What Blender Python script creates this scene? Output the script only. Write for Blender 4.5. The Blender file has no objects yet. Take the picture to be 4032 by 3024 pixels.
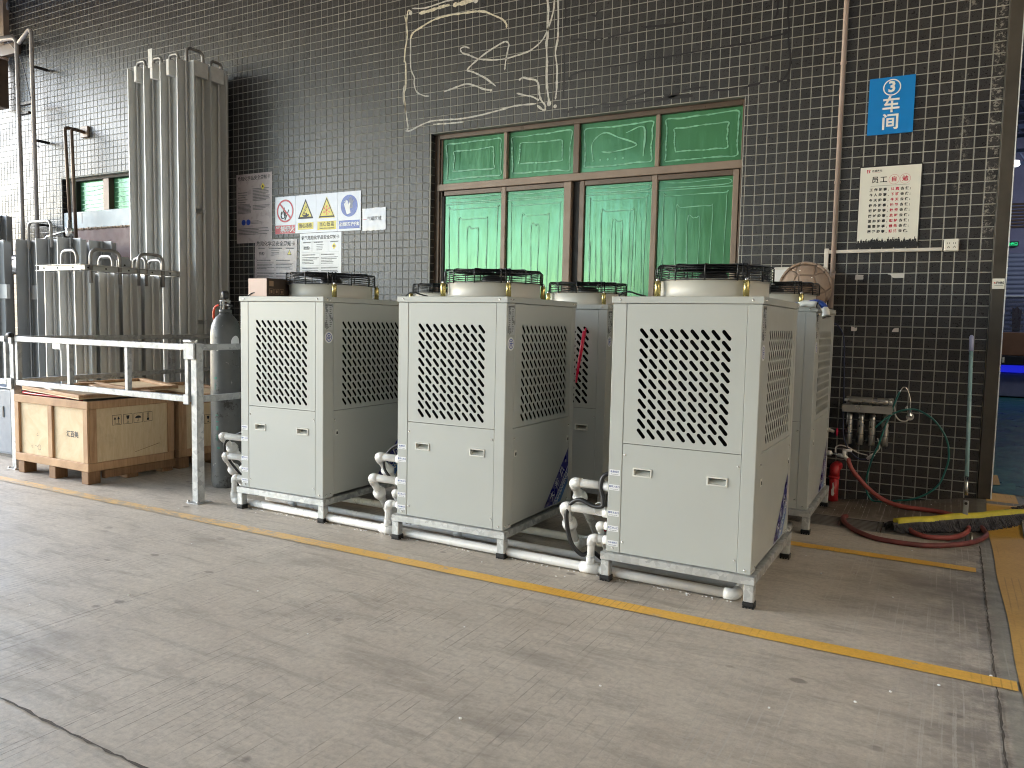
import bpy, bmesh, math, random
from math import sin, cos, pi, radians, atan2, sqrt
from mathutils import Vector, Matrix
from mathutils.geometry import tessellate_polygon
random.seed(7)
S = bpy.context.scene
COL = S.collection

# ------------------------------------------------------------------ camera
def cam_axes(yaw, pitch, roll):
    cy, sy, cp, sp, cr, sr = cos(yaw), sin(yaw), cos(pitch), sin(pitch), cos(roll), sin(roll)
    f = Vector((-sy*cp, cy*cp, sp)); r = Vector((cy, sy, 0)); u = r.cross(f)
    return r*cr + u*sr, -r*sr + u*cr, f
r_, u_, f_ = cam_axes(0.5057, -0.0774, 0.0207)
cd = bpy.data.cameras.new('camera'); cam = bpy.data.objects.new('camera', cd); COL.objects.link(cam)
CAMZ = 1.2774
cam.matrix_world = Matrix(((r_.x, u_.x, -f_.x, 0), (r_.y, u_.y, -f_.y, 0), (r_.z, u_.z, -f_.z, CAMZ), (0, 0, 0, 1)))
cd.sensor_width = 36; cd.lens = 36*3064.7/4032; cd.clip_start = .05; cd.clip_end = 400
S.camera = cam

# ------------------------------------------------------------------ light
W = bpy.data.worlds.new('World'); S.world = W; W.use_nodes = True
nt = W.node_tree; bg = nt.nodes['Background']
sky = nt.nodes.new('ShaderNodeTexSky'); sky.sky_type = 'NISHITA'; sky.sun_disc = False
SUN_EL, SUN_AZ = radians(28), radians(-106)      # azimuth from +Y, clockwise towards +X
sky.sun_elevation = SUN_EL; sky.sun_rotation = SUN_AZ
sky.air_density = 1.0; sky.dust_density = 0.6; sky.ozone_density = 1.5
nt.links.new(sky.outputs[0], bg.inputs[0]); bg.inputs[1].default_value = 0.15
sl = bpy.data.lights.new('sun', 'SUN'); sl.energy = .5; sl.angle = radians(24); sl.color = (1, .985, .97)
so = bpy.data.objects.new('sun', sl); COL.objects.link(so)
sd = Vector((sin(SUN_AZ)*cos(SUN_EL), cos(SUN_AZ)*cos(SUN_EL), sin(SUN_EL)))
so.rotation_euler = sd.to_track_quat('Z', 'Y').to_euler(); so.location = (-15, -5, 9)
S.view_settings.view_transform = 'Standard'; S.view_settings.look = 'None'
S.view_settings.gamma = 1; S.view_settings.use_curve_mapping = False
S.view_settings.exposure = 3.0
S.render.engine = 'CYCLES'
S.cycles.use_denoising = True; S.cycles.max_bounces = 8; S.cycles.diffuse_bounces = 5
S.cycles.glossy_bounces = 4; S.cycles.filter_width = 1.05; S.cycles.sample_clamp_indirect = 6

# ------------------------------------------------------------------ materials
def lin(c):
    return tuple(((v/255)/12.92 if v/255 <= .04045 else ((v/255+.055)/1.055)**2.4) for v in c)
class NM:
    def __init__(s, name, rough=.6, metal=0., spec=.5):
        s.m = bpy.data.materials.new(name); s.m.use_nodes = True
        s.t = s.m.node_tree; s.b = s.t.nodes['Principled BSDF']
        s.b.inputs['Roughness'].default_value = rough; s.b.inputs['Metallic'].default_value = metal
        s.b.inputs['Specular IOR Level'].default_value = spec
        s.geo = None
    def n(s, typ, **k):
        n = s.t.nodes.new('ShaderNode'+typ)
        for a, v in k.items(): setattr(n, a, v)
        return n
    def l(s, a, b): s.t.links.new(a, b)
    def pos(s, obj=False):
        if obj: return s.n('TexCoord').outputs['Object']
        return s.n('NewGeometry').outputs['Position']
    def mapped(s, scale, obj=False, loc=(0, 0, 0)):
        m = s.n('Mapping'); s.l(s.pos(obj), m.inputs[0]); m.inputs['Scale'].default_value = scale
        m.inputs['Location'].default_value = loc
        return m.outputs[0]
    def noise(s, scale, detail=4, rough=.55, vec=None, obj=False, dist=0):
        n = s.n('TexNoise'); n.inputs['Scale'].default_value = scale; n.inputs['Detail'].default_value = detail
        n.inputs['Roughness'].default_value = rough; n.inputs['Distortion'].default_value = dist
        s.l(vec if vec is not None else s.pos(obj), n.inputs['Vector']); return n.outputs['Fac']
    def ramp(s, fac, stops):
        r = s.n('ValToRGB'); s.l(fac, r.inputs[0]); el = r.color_ramp.elements
        while len(el) < len(stops): el.new(.5)
        for e, (p, c) in zip(el, stops):
            e.position = p; e.color = (*c, 1) if len(c) == 3 else c
        return r.outputs[0]
    def rng(s, fac, a, b, c=0, d=1):
        r = s.n('MapRange'); s.l(fac, r.inputs[0])
        for i, v in zip((1, 2, 3, 4), (a, b, c, d)): r.inputs[i].default_value = v
        return r.outputs[0]
    def math(s, op, a, b=None):
        n = s.n('Math', operation=op)
        for i, v in enumerate((a, b)):
            if v is None: continue
            if hasattr(v, 'links'): s.l(v, n.inputs[i])
            else: n.inputs[i].default_value = v
        return n.outputs[0]
    def mix(s, fac, a, b):
        n = s.n('Mix', data_type='RGBA')
        for i, v in ((0, fac), (6, a), (7, b)):
            if hasattr(v, 'links'): s.l(v, n.inputs[i])
            elif i == 0: n.inputs[0].default_value = v
            else: n.inputs[i].default_value = (*v, 1)
        return n.outputs[2]
    def color(s, c):
        if hasattr(c, 'links'): s.l(c, s.b.inputs['Base Color'])
        else: s.b.inputs['Base Color'].default_value = (*c, 1)
        return s
    def roughness(s, c): s.l(c, s.b.inputs['Roughness']); return s
    def bump(s, h, strength=.3, dist=.01):
        n = s.n('Bump'); n.inputs['Strength'].default_value = strength; n.inputs['Distance'].default_value = dist
        s.l(h, n.inputs['Height']); s.l(n.outputs[0], s.b.inputs['Normal']); return s
    def sep(s, v):
        n = s.n('SeparateXYZ'); s.l(v, n.inputs[0]); return n.outputs

def plain(name, c, rough=.5, metal=0., var=.12, scale=6., spec=.5, bump=0):
    """a plain surface with soft unevenness of colour and gloss"""
    m = NM(name, rough, metal, spec)
    f = m.noise(scale, 5, .6, obj=True)
    a = tuple(x*(1-var) for x in c); b = tuple(min(1, x*(1+var)) for x in c)
    m.color(m.ramp(f, [(.3, a), (.7, b)]))
    m.roughness(m.rng(m.noise(scale*3, 3, obj=True), .3, .7, max(.03, rough-.08), min(1, rough+.08)))
    if bump: m.bump(m.noise(scale*8, 4, obj=True), bump, .004)
    return m.m
def emit(name, c, k):
    m = NM(name); m.color((0, 0, 0)); m.b.inputs['Emission Color'].default_value = (*c, 1)
    m.b.inputs['Emission Strength'].default_value = k; return m.m

TP = .0771                              # tile pitch
TX0, TZ0 = -.2852, 3.0854               # a grout crossing
M = {}
def mk_tile(name, dark):
    m = NM(name, .42, 0, .5)
    p = m.pos(); sx = m.sep(p)
    ix = m.math('FLOOR', m.math('DIVIDE', m.math('SUBTRACT', sx[0], TX0), TP))
    iz = m.math('FLOOR', m.math('DIVIDE', m.math('SUBTRACT', sx[2], TZ0), TP))
    cb = m.n('CombineXYZ'); m.l(ix, cb.inputs[0]); m.l(iz, cb.inputs[1])
    w = m.n('TexWhiteNoise'); m.l(cb.outputs[0], w.inputs['Vector'])
    base = m.ramp(w.outputs['Value'], [(0, (.019, .018, .0195)), (.5, (.025, .0235, .025)), (1, (.032, .030, .032))])
    n1 = m.noise(1.3, 5, .6)
    base = m.mix(m.rng(n1, .4, .75, 0, .3), base, (.06, .055, .05))
    # lime bloom at the right-hand end of the wall and water marks near the ground
    bl = m.noise(42, 6, .75, dist=.6)
    zone = m.math('MULTIPLY', m.rng(m.math('ABSOLUTE', m.math('SUBTRACT', sx[0], .215)), .045, .02),
                  m.rng(sx[2], 1.85, 2.0))
    zone2 = m.math('MULTIPLY', m.math('MULTIPLY', m.rng(m.math('ABSOLUTE', m.math('SUBTRACT', sx[0], .03)), .05, .01), m.rng(sx[2], 2.0, 2.3)),
                   m.rng(m.noise(5, 2), .45, .6))
    zt = m.math('MAXIMUM', zone, zone2)
    sp = m.math('MULTIPLY', m.rng(bl, .53, .60), zt)
    base = m.mix(m.math('MULTIPLY', sp, .75), base, (.33, .31, .27))
    low = m.math('MULTIPLY', m.rng(sx[2], .45, .05), m.rng(m.noise(7, 5), .35, .65))
    base = m.mix(m.math('MULTIPLY', low, .5), base, (.07, .055, .04))
    m.color(base)
    # cast "split stone" relief, different on each tile
    ad = m.n('VectorMath', operation='ADD'); m.l(p, ad.inputs[0])
    sc = m.n('VectorMath', operation='SCALE'); m.l(w.outputs['Color'], sc.inputs[0]); sc.inputs['Scale'].default_value = 7
    m.l(sc.outputs[0], ad.inputs[1])
    rel = m.noise(62, 3, .5, vec=ad.outputs[0], dist=2.2)
    fine = m.noise(260, 2, .5)
    h = m.math('ADD', rel, m.math('MULTIPLY', fine, .15))
    m.b.inputs['IOR'].default_value = 1.52
    m.roughness(m.rng(rel, .3, .7, .25, .37))
    m.bump(h, .27, .006)
    return m.m
M['tile'] = mk_tile('glazed split-face tile', 0)
g = NM('grout', .85); g.color(g.ramp(g.noise(2.2, 6, .65), [(.3, (.24, .238, .208)), (.7, (.41, .405, .365))])); g.bump(g.noise(200, 3), .3, .002); M['grout'] = g.m

def mk_concrete():
    m = NM('broomed concrete', .6, 0, .4)
    p = m.pos(); sx = m.sep(p)
    big = m.noise(.5, 6, .62); mid = m.noise(2.6, 9, .72); fine = m.noise(38, 6, .75); grit = m.noise(150, 3, .7)
    st1 = m.noise(2.6, 8, .72, vec=m.mapped((.8, 3.4, 1)), dist=.5); st2 = m.noise(5.5, 8, .75, vec=m.mapped((.7, 3.8, 1), loc=(3, 7, 0)), dist=.8)
    c = m.ramp(big, [(.3, (.43, .37, .30)), (.5, (.50, .442, .37)), (.7, (.54, .487, .42))])
    c = m.mix(m.rng(sx[0], -2.8, -6.5, 0, .55), c, (.47, .455, .435))  # cool sky sheen painted into the floor colour towards the left
    c = m.mix(m.rng(mid, .42, .68, 0, .6), c, (.62, .56, .47))
    c = m.mix(m.rng(st1, .50, .66, 0, .55), c, (.25, .222, .19))
    c = m.mix(m.rng(st2, .52, .68, 0, .5), c, (.63, .575, .49))
    c = m.mix(m.rng(m.noise(1.2, 8, .7, vec=m.mapped((1, 2, 1), loc=(9, 2, 0))), .54, .68, 0, .5), c, (.22, .192, .162))
    c = m.mix(m.rng(fine, .40, .66, 0, .45), c, (.25, .225, .195))
    c = m.mix(m.rng(grit, .60, .72, 0, .35), c, (.16, .14, .12))
    wet = m.math('MULTIPLY', m.rng(sx[1], 5.25, 5.85), m.rng(m.noise(2.5, 7, .65), .18, .45))
    wet = m.math('MULTIPLY', wet, m.rng(sx[0], -2.6, -1.4))
    c = m.mix(m.math('MULTIPLY', wet, .86), c, (.058, .040, .027))
    scuff = m.math('MULTIPLY', m.math('MULTIPLY', m.rng(m.math('ABSOLUTE', m.math('SUBTRACT', sx[0], -.02)), .5, .1), m.rng(m.math('ABSOLUTE', m.math('SUBTRACT', sx[1], 4.3)), .65, .1)), m.rng(m.noise(3.5, 6), .35, .6))
    c = m.mix(m.math('MULTIPLY', scuff, .6), c, (.15, .128, .108))
    dk = m.math('MULTIPLY', m.rng(sx[0], -.12, .22), m.rng(m.noise(5, 8, .78), .38, .56))
    c = m.mix(m.math('MULTIPLY', dk, .72), c, (.13, .115, .105))
    vo = m.n('TexVoronoi'); vo.inputs['Scale'].default_value = 3.4; m.l(m.mapped((1, 1.5, 1)), vo.inputs['Vector'])
    spot = m.math('MULTIPLY', m.rng(m.math('ADD', vo.outputs['Distance'], m.math('MULTIPLY', m.noise(14, 4), .16)), .20, .165), m.rng(m.noise(1.3, 2), .44, .54))
    c = m.mix(m.math('MULTIPLY', spot, .62), c, (.13, .112, .098))
    # grooves raked along y, in broken groups
    def grooves(pitch, seed, lo):
        gx = m.math('DIVIDE', m.math('ADD', sx[0], m.math('MULTIPLY', m.noise(.7, 2), .03)), pitch)
        fr = m.math('FRACT', gx); idx = m.math('FLOOR', gx)
        wn = m.n('TexWhiteNoise', noise_dimensions='1D'); m.l(m.math('ADD', idx, seed), wn.inputs['W'])
        cb = m.n('CombineXYZ'); m.l(m.math('MULTIPLY', idx, 3.7), cb.inputs[0]); m.l(m.math('MULTIPLY', sx[1], 2.4), cb.inputs[1])
        br = m.noise(1.0, 5, .7, vec=cb.outputs[0])
        grp = m.noise(2.3, 3, .55, vec=m.mapped((1, .42, 1), loc=(seed, seed, 0)))
        wid = m.rng(m.noise(30, 3), .3, .7, .035, .11)
        line = m.math('MULTIPLY', m.math('LESS_THAN', m.math('ABSOLUTE', m.math('SUBTRACT', fr, .5)), wid), 1)
        return m.math('MULTIPLY', line, m.math('MULTIPLY', m.rng(br, .44, .56), m.rng(m.math('ADD', grp, m.math('MULTIPLY', wn.outputs[0], .16)), lo, lo+.10)))
    gm = m.math('MAXIMUM', grooves(.031, 3.3, .56), m.math('MULTIPLY', grooves(.046, 11.7, .60), .8))
    right = m.rng(sx[0], -1.3, -.4)
    gc = m.mix(right, (.15, .132, .115), (.50, .47, .42))
    c = m.mix(m.math('MULTIPLY', gm, .62), c, gc)
    gr = m.math('MULTIPLY', m.rng(sx[0], .248, .262), m.rng(m.noise(4, 5), .2, .5, .55, 1))
    c = m.mix(m.math('MULTIPLY', gr, .55), c, (.22, .22, .18))
    m.color(c)
    h = m.math('SUBTRACT', m.math('ADD', m.math('MULTIPLY', mid, .6), m.math('MULTIPLY', fine, .45)), m.math('MULTIPLY', gm, 1.0))
    m.roughness(m.rng(m.math('ADD', m.math('MULTIPLY', m.noise(2.4, 7, .7), .6), m.math('MULTIPLY', st1, .4)), .35, .65, .36, .66))
    m.bump(h, .55, .0045)
    return m.m
M['concrete'] = mk_concrete()

def mk_paint(name, c1, c2, wear0, base=(.36, .33, .29)):
    m = NM(name, .5)
    sx = m.sep(m.pos())
    n = m.noise(8, 9, .76, vec=m.mapped((1, 1.6, 1))); f = m.noise(55, 6, .75)
    gx = m.math('DIVIDE', m.math('ADD', sx[0], m.math('MULTIPLY', m.noise(.7, 2), .03)), .031)
    line = m.math('MULTIPLY', m.rng(m.math('ABSOLUTE', m.math('SUBTRACT', m.math('FRACT', gx), .5)), .12, .04), m.rng(m.noise(1.8, 3), .48, .58))
    col = m.mix(m.rng(m.noise(3, 6), .3, .7), c1, c2)
    col = m.mix(m.rng(f, .42, .7, 0, .4), col, tuple(x*.6 for x in c1))
    col = m.mix(m.math('MULTIPLY', line, .5), col, tuple(x*.45 for x in c1))
    left = m.rng(sx[0], -1.8, -4.2, 0, .11)
    w = m.rng(m.math('ADD', m.math('ADD', m.math('MULTIPLY', n, .75), m.math('MULTIPLY', f, .25)), left), wear0, wear0+.07)
    pale = m.mix(m.math('MULTIPLY', m.rng(sx[0], -1.9, -4.2), .75), col, (.62, .46, .27))
    m.color(m.mix(m.math('MULTIPLY', w, .8), pale, base))
    m.bump(f, .4, .002); return m.m
M['yellow'] = mk_paint('worn yellow line paint', (.74, .40, .055), (.84, .50, .085), .575)
M['yellow2'] = mk_paint('worn ochre floor paint', (.52, .29, .05), (.62, .37, .085), 1.2, (.36, .28, .16))
m = NM('green epoxy floor', .22); m.color(m.mix(m.rng(m.noise(2.5, 7, .7), .3, .7), (.010, .085, .075), (.025, .15, .13))); m.roughness(m.rng(m.noise(5, 5), .3, .7, .25, .5)); m.bump(m.noise(30, 4), .05, .001); M['epoxy'] = m.m
m = NM('worn green paint', .6); m.color(m.mix(m.rng(m.noise(7, 8, .75), .42, .55), (.06, .10, .085), (.24, .22, .185))); M['greenpaint'] = m.m
M['joint'] = plain('dirty joint', (.085, .072, .06), .9, bump=.4, scale=20)

def mk_panel(name, c):
    m = NM(name, .36, 0, .5)
    m.color(m.mix(m.rng(m.noise(1.5, 4, obj=True), .3, .7), tuple(x*.97 for x in c), tuple(x*1.03 for x in c)))
    h = m.noise(420, 2, .5, obj=True); big = m.noise(3.5, 2, .5, obj=True)
    m.roughness(m.rng(m.noise(6, 4, obj=True), .3, .7, .32, .42))
    m.bump(m.math('ADD', m.math('MULTIPLY', h, .12), m.math('MULTIPLY', big, 1.0)), .12, .006); return m.m
M['panel'] = mk_panel('pale grey powder-coated sheet', (.435, .450, .425))
M['cowl'] = mk_panel('cream grey fan cowl', (.54, .53, .475))
def mk_galv(name, c, c2, rough, metal):
    m = NM(name, rough, metal)
    vo = m.n('TexVoronoi'); vo.inputs['Scale'].default_value = 34; m.l(m.pos(True), vo.inputs['Vector'])
    f = m.math('ADD', m.math('MULTIPLY', m.sep(vo.outputs['Color'])[0], .45), m.math('MULTIPLY', m.noise(7, 6, .7, obj=True), .7))
    m.color(m.ramp(f, [(.3, c), (.75, c2)]))
    m.roughness(m.rng(m.noise(11, 4, obj=True), .3, .7, rough-.1, rough+.14)); m.bump(m.noise(40, 4, obj=True), .15, .003); return m.m
M['galv'] = mk_galv('galvanised steel', (.36, .37, .37), (.58, .59, .58), .42, .55)
M['rail'] = mk_galv('weathered galvanised rail', (.27, .28, .28), (.42, .43, .43), .5, .3)
M['alu'] = plain('dull finned aluminium', (.55, .555, .54), .42, .2, var=.07, scale=1.6)
M['alu_dark'] = plain('grey finned aluminium', (.34, .35, .35), .45, .25, var=.08, scale=1.6)
M['loop'] = plain('grey bent tube', (.30, .29, .275), .4, .45, var=.15, scale=7)
M['ss'] = mk_galv('stainless steel', (.5, .48, .45), (.68, .66, .62), .25, .9)
M['steel'] = plain('brushed stainless', (.42, .40, .37), .3, .85, var=.08, scale=3)
M['pipegrey'] = plain('dull grey pipe paint', (.33, .30, .28), .5, .15, var=.15)
M['whitemetal'] = plain('chalky white metal', (.62, .62, .60), .6, .1, scale=12)
M['black'] = plain('black rubber', (.012, .012, .013), .45)
M['blackmetal'] = plain('black coated wire', (.010, .010, .012), .35)
m = NM('condenser coil black', .9, 0, .1); m.color((.004, .004, .004)); wv = m.n('TexWave'); wv.inputs['Scale'].default_value = 60; m.l(m.pos(True), wv.inputs[0]); m.bump(wv.outputs['Fac'], .6, .003); M['coil'] = m.m
M['brass'] = plain('yellow passivated spacer', (.62, .52, .20), .25, .85)
M['screw'] = plain('zinc screw', (.7, .7, .68), .25, .9)
M['seam'] = plain('dark seam', (.05, .05, .045), .8)
M['handle'] = plain('ivory plastic', (.62, .62, .57), .4, var=.04)
M['recess'] = plain('shaded plastic recess', (.30, .29, .265), .6)
M['pvc'] = plain('white pvc pipe', (.74, .73, .70), .3, var=.06, scale=5)
M['pvc_seam'] = plain('grey pvc socket edge', (.45, .44, .42), .5)
M['white'] = plain('white sticker', (.74, .75, .76), .35, var=.03)
M['paper'] = plain('laminated paper', (.60, .59, .62), .18, var=.05, scale=9)
M['paper_old'] = plain('faded notice sheet', (.44, .38, .38), .3, var=.12, scale=5)
M['plate'] = plain('silver nameplate', (.52, .53, .53), .3, .5, var=.05)
M['ink'] = plain('black ink', (.012, .012, .014), .5)
M['ink_grey'] = plain('grey small print', (.12, .12, .125), .5)
M['ink_blue'] = plain('blue ink', (.01, .05, .26), .4)
M['ink_red'] = plain('crimson ink', (.50, .012, .045), .4)
M['red'] = plain('red print', (.52, .012, .03), .35)
M['yellowp'] = plain('yellow print', (.72, .60, .035), .35)
M['bluep'] = plain('blue print', (.02, .06, .36), .3)
M['signblue'] = plain('cyan blue sign face', (.005, .20, .56), .35, var=.04)
M['signwhite'] = plain('white sign letters', (.80, .78, .74), .4, var=.03)
M['poster'] = plain('cream poster face', (.72, .71, .64), .4, var=.03)
M['navy'] = plain('navy decal', (.018, .020, .17), .3, var=.1)
m = NM('blue decal fading', .3); m.color(m.mix(m.rng(m.sep(m.pos(True))[2], .18, .42), (.02, .14, .40), (.02, .04, .22))); M['decalblue'] = m.m
M['decalwhite'] = plain('decal lettering', (.62, .63, .64), .35, var=.05)
M['bronze'] = plain('bronze anodised frame', (.115, .080, .058), .35, .3, var=.15, scale=3)
M['bronze_lt'] = plain('worn tan frame', (.25, .185, .14), .45, .1, var=.15, scale=5)
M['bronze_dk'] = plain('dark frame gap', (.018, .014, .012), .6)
M['clad'] = plain('brown grey door cladding', (.060, .052, .042), .42, .1, var=.3, scale=2.5, bump=.1)
M['wall_in'] = plain('grey render', (.22, .21, .20), .8)
M['cream'] = plain('warm bounce cream render', (.68, .57, .42), .85)  # warm tint picked for the light it bounces onto the chiller sides
M['conduit'] = plain('pinkish cream pvc conduit', (.40, .315, .275), .5, var=.12, scale=4)
M['trunk'] = plain('white cable trunking', (.62, .58, .53), .5, var=.1, scale=9)
M['socket'] = plain('white socket plastic', (.72, .70, .64), .35, var=.04)
def mk_wood(name, a, b, sx=1, sz=1):
    m = NM(name, .6, 0, .3)
    v = m.mapped((sx, 14, sz), obj=True); w = m.noise(3, 8, .6, vec=v, dist=1.2)
    k = m.noise(5, 6, .7, obj=True)
    c = m.ramp(w, [(.3, a), (.7, b)]); c = m.mix(m.rng(k, .55, .8, 0, .4), c, tuple(x*.45 for x in a)); m.color(c)
    m.bump(w, .3, .002); return m.m
M['pine'] = mk_wood('pine batten', (.33, .19, .10), (.50, .32, .18))
M['pine_dk'] = mk_wood('dark pine block', (.16, .085, .04), (.27, .155, .08))
M['ply'] = mk_wood('plywood', (.56, .42, .25), (.66, .53, .35), 2, 2)
M['kraft'] = plain('dark kraft carton', (.06, .042, .032), .7)
M['peach'] = plain('peach carton end', (.66, .50, .43), .6, var=.04)
M['kraftmark'] = plain('tan carton print', (.30, .20, .12), .6)
m = NM('scuffed gas cylinder paint', .42, .1)
n1 = m.noise(9, 8, .75, obj=True); n2 = m.noise(2.2, 4, .6, obj=True)
c = m.mix(m.rng(n2, .35, .65), (.070, .072, .070), (.135, .135, .13)); c = m.mix(m.rng(n1, .55, .63), c, (.03, .026, .022)); c = m.mix(m.rng(m.noise(23, 6, .7, obj=True), .64, .7), c, (.30, .29, .27))
m.color(c); m.bump(n1, .2, .003); M['cyl'] = m.m
M['greenink'] = plain('green stencil paint', (.03, .16, .11), .6, var=.4, scale=30)
M['chrome'] = plain('chrome', (.7, .7, .68), .12, 1.0)
M['orange'] = plain('orange red hose', (.72, .09, .035), .4)
M['hose'] = plain('dusty red hose', (.30, .065, .055), .55, var=.35, scale=7)
M['hose_dk'] = plain('grimy dark red hose', (.17, .042, .038), .6, var=.35, scale=7)
M['teal'] = plain('teal hose', (.010, .12, .105), .35)
M['navyhose'] = plain('navy cable', (.012, .018, .055), .4)
M['redpipe'] = plain('red fire main paint', (.42, .018, .022), .35, var=.25, scale=8)
M['redbar'] = plain('red plastic bar', (.62, .012, .06), .3)
m = NM('translucent milk plastic', .3); m.color((.55, .55, .52)); M['milk'] = m.m
m = NM('turtle shell basket', .6)
vo = m.n('TexVoronoi', feature='DISTANCE_TO_EDGE'); vo.inputs['Scale'].default_value = 7.5; m.l(m.pos(True), vo.inputs['Vector'])
e = m.rng(vo.outputs['Distance'], 0, .06)
m.color(m.mix(e, (.22, .155, .115), (.31, .225, .17))); m.bump(m.math('ADD', e, m.noise(40, 5, obj=True)), .7, .012); M['shell'] = m.m
M['lightblue'] = plain('pale blue lacquered pole', (.30, .48, .50), .3, var=.08)
M['lilac'] = plain('lilac grip', (.40, .42, .60), .4)
M['broomyellow'] = plain('yellow broom sleeve', (.58, .50, .04), .6, var=.25, scale=12)
M['fringe'] = plain('grey cotton fringe', (.10, .095, .10), .9, var=.4, scale=30)
M['grate'] = plain('wet cast grate', (.14, .13, .12), .4, .2)
M['maroon'] = plain('maroon foam-sealed panel', (.075, .026, .026), .6, var=.15, scale=4)
M['fascia'] = plain('pale galvanised fascia', (.20, .235, .255), .5, .2, var=.12, scale=3)
M['foam'] = plain('brown sealing foam', (.38, .29, .22), .9, var=.3, scale=40)
M['scrawl'] = plain('chalky white paint', (.55, .54, .50), .7, var=.25, scale=50, bump=.4)
M['scrawlthick'] = plain('thick cream filler', (.62, .58, .46), .7, var=.3, scale=40, bump=.6)
M['scrawlblack'] = plain('black paint', (.010, .009, .012), .5)
M['cabinet'] = plain('blue grey steel cabinet', (.13, .16, .205), .45, .1, var=.08)
M['crumb'] = plain('white foam crumb', (.85, .85, .84), .8)
M['gloveblue'] = plain('blue nitrile glove', (.01, .07, .40), .4)
M['glovewhite'] = plain('white cotton glove cuff', (.66, .68, .66), .9)
def mk_film():
    m = NM('green sun-control film on glass', .12, 0, .6); m.b.inputs['Specular Tint'].default_value = (.52, 1, .62, 1); m.b.inputs['IOR'].default_value = 1.75
    v = m.mapped((5, 5, .6)); w = m.noise(5, 7, .7, vec=v); b = m.noise(1.1, 4, .6)
    c = m.mix(m.rng(b, .3, .7), (.048, .160, .075), (.066, .215, .10))
    c = m.mix(m.rng(w, .55, .75, 0, .35), c, (.12, .34, .20)); m.color(c)
    m.roughness(m.rng(w, .35, .7, .10, .28))
    m.bump(m.math('ADD', m.noise(2.4, 3), m.math('MULTIPLY', w, .25)), .12, .02)
    return m.m
M['film'] = mk_film()
M['streak'] = plain('glue streak in film', (.20, .48, .31), .35, var=.25, scale=14)
M['roofwhite'] = plain('weathered roof sheet', (.36, .34, .31), .8)
M['ceil'] = plain('dark navy roof deck', (.018, .022, .045), .6)
M['truss'] = plain('blue grey steel truss', (.10, .13, .22), .5)
m = NM('roller shutter', .5); m.color((.23, .26, .36)); M['shutter'] = m.m
M['lilacwall'] = plain('lilac painted board', (.20, .20, .30), .7)
M['darkdesk'] = plain('black bench', (.012, .014, .02), .35)
M['bench'] = plain('brown veneered case', (.20, .10, .055), .4)
M['guitar'] = plain('dark brown headstock', (.07, .018, .012), .3)
M['blueled'] = emit('blue strip light', (.02, .03, 1.0), .07)
M['lamp'] = emit('lit lamp', (.9, .95, 1), 1.5)
M['exit'] = emit('green exit sign light', (.02, 1, .35), .12)
m = NM('clear display glass', .05); m.color((.35, .38, .5)); m.b.inputs['Transmission Weight'].default_value = .9; M['glass'] = m.m

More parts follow.
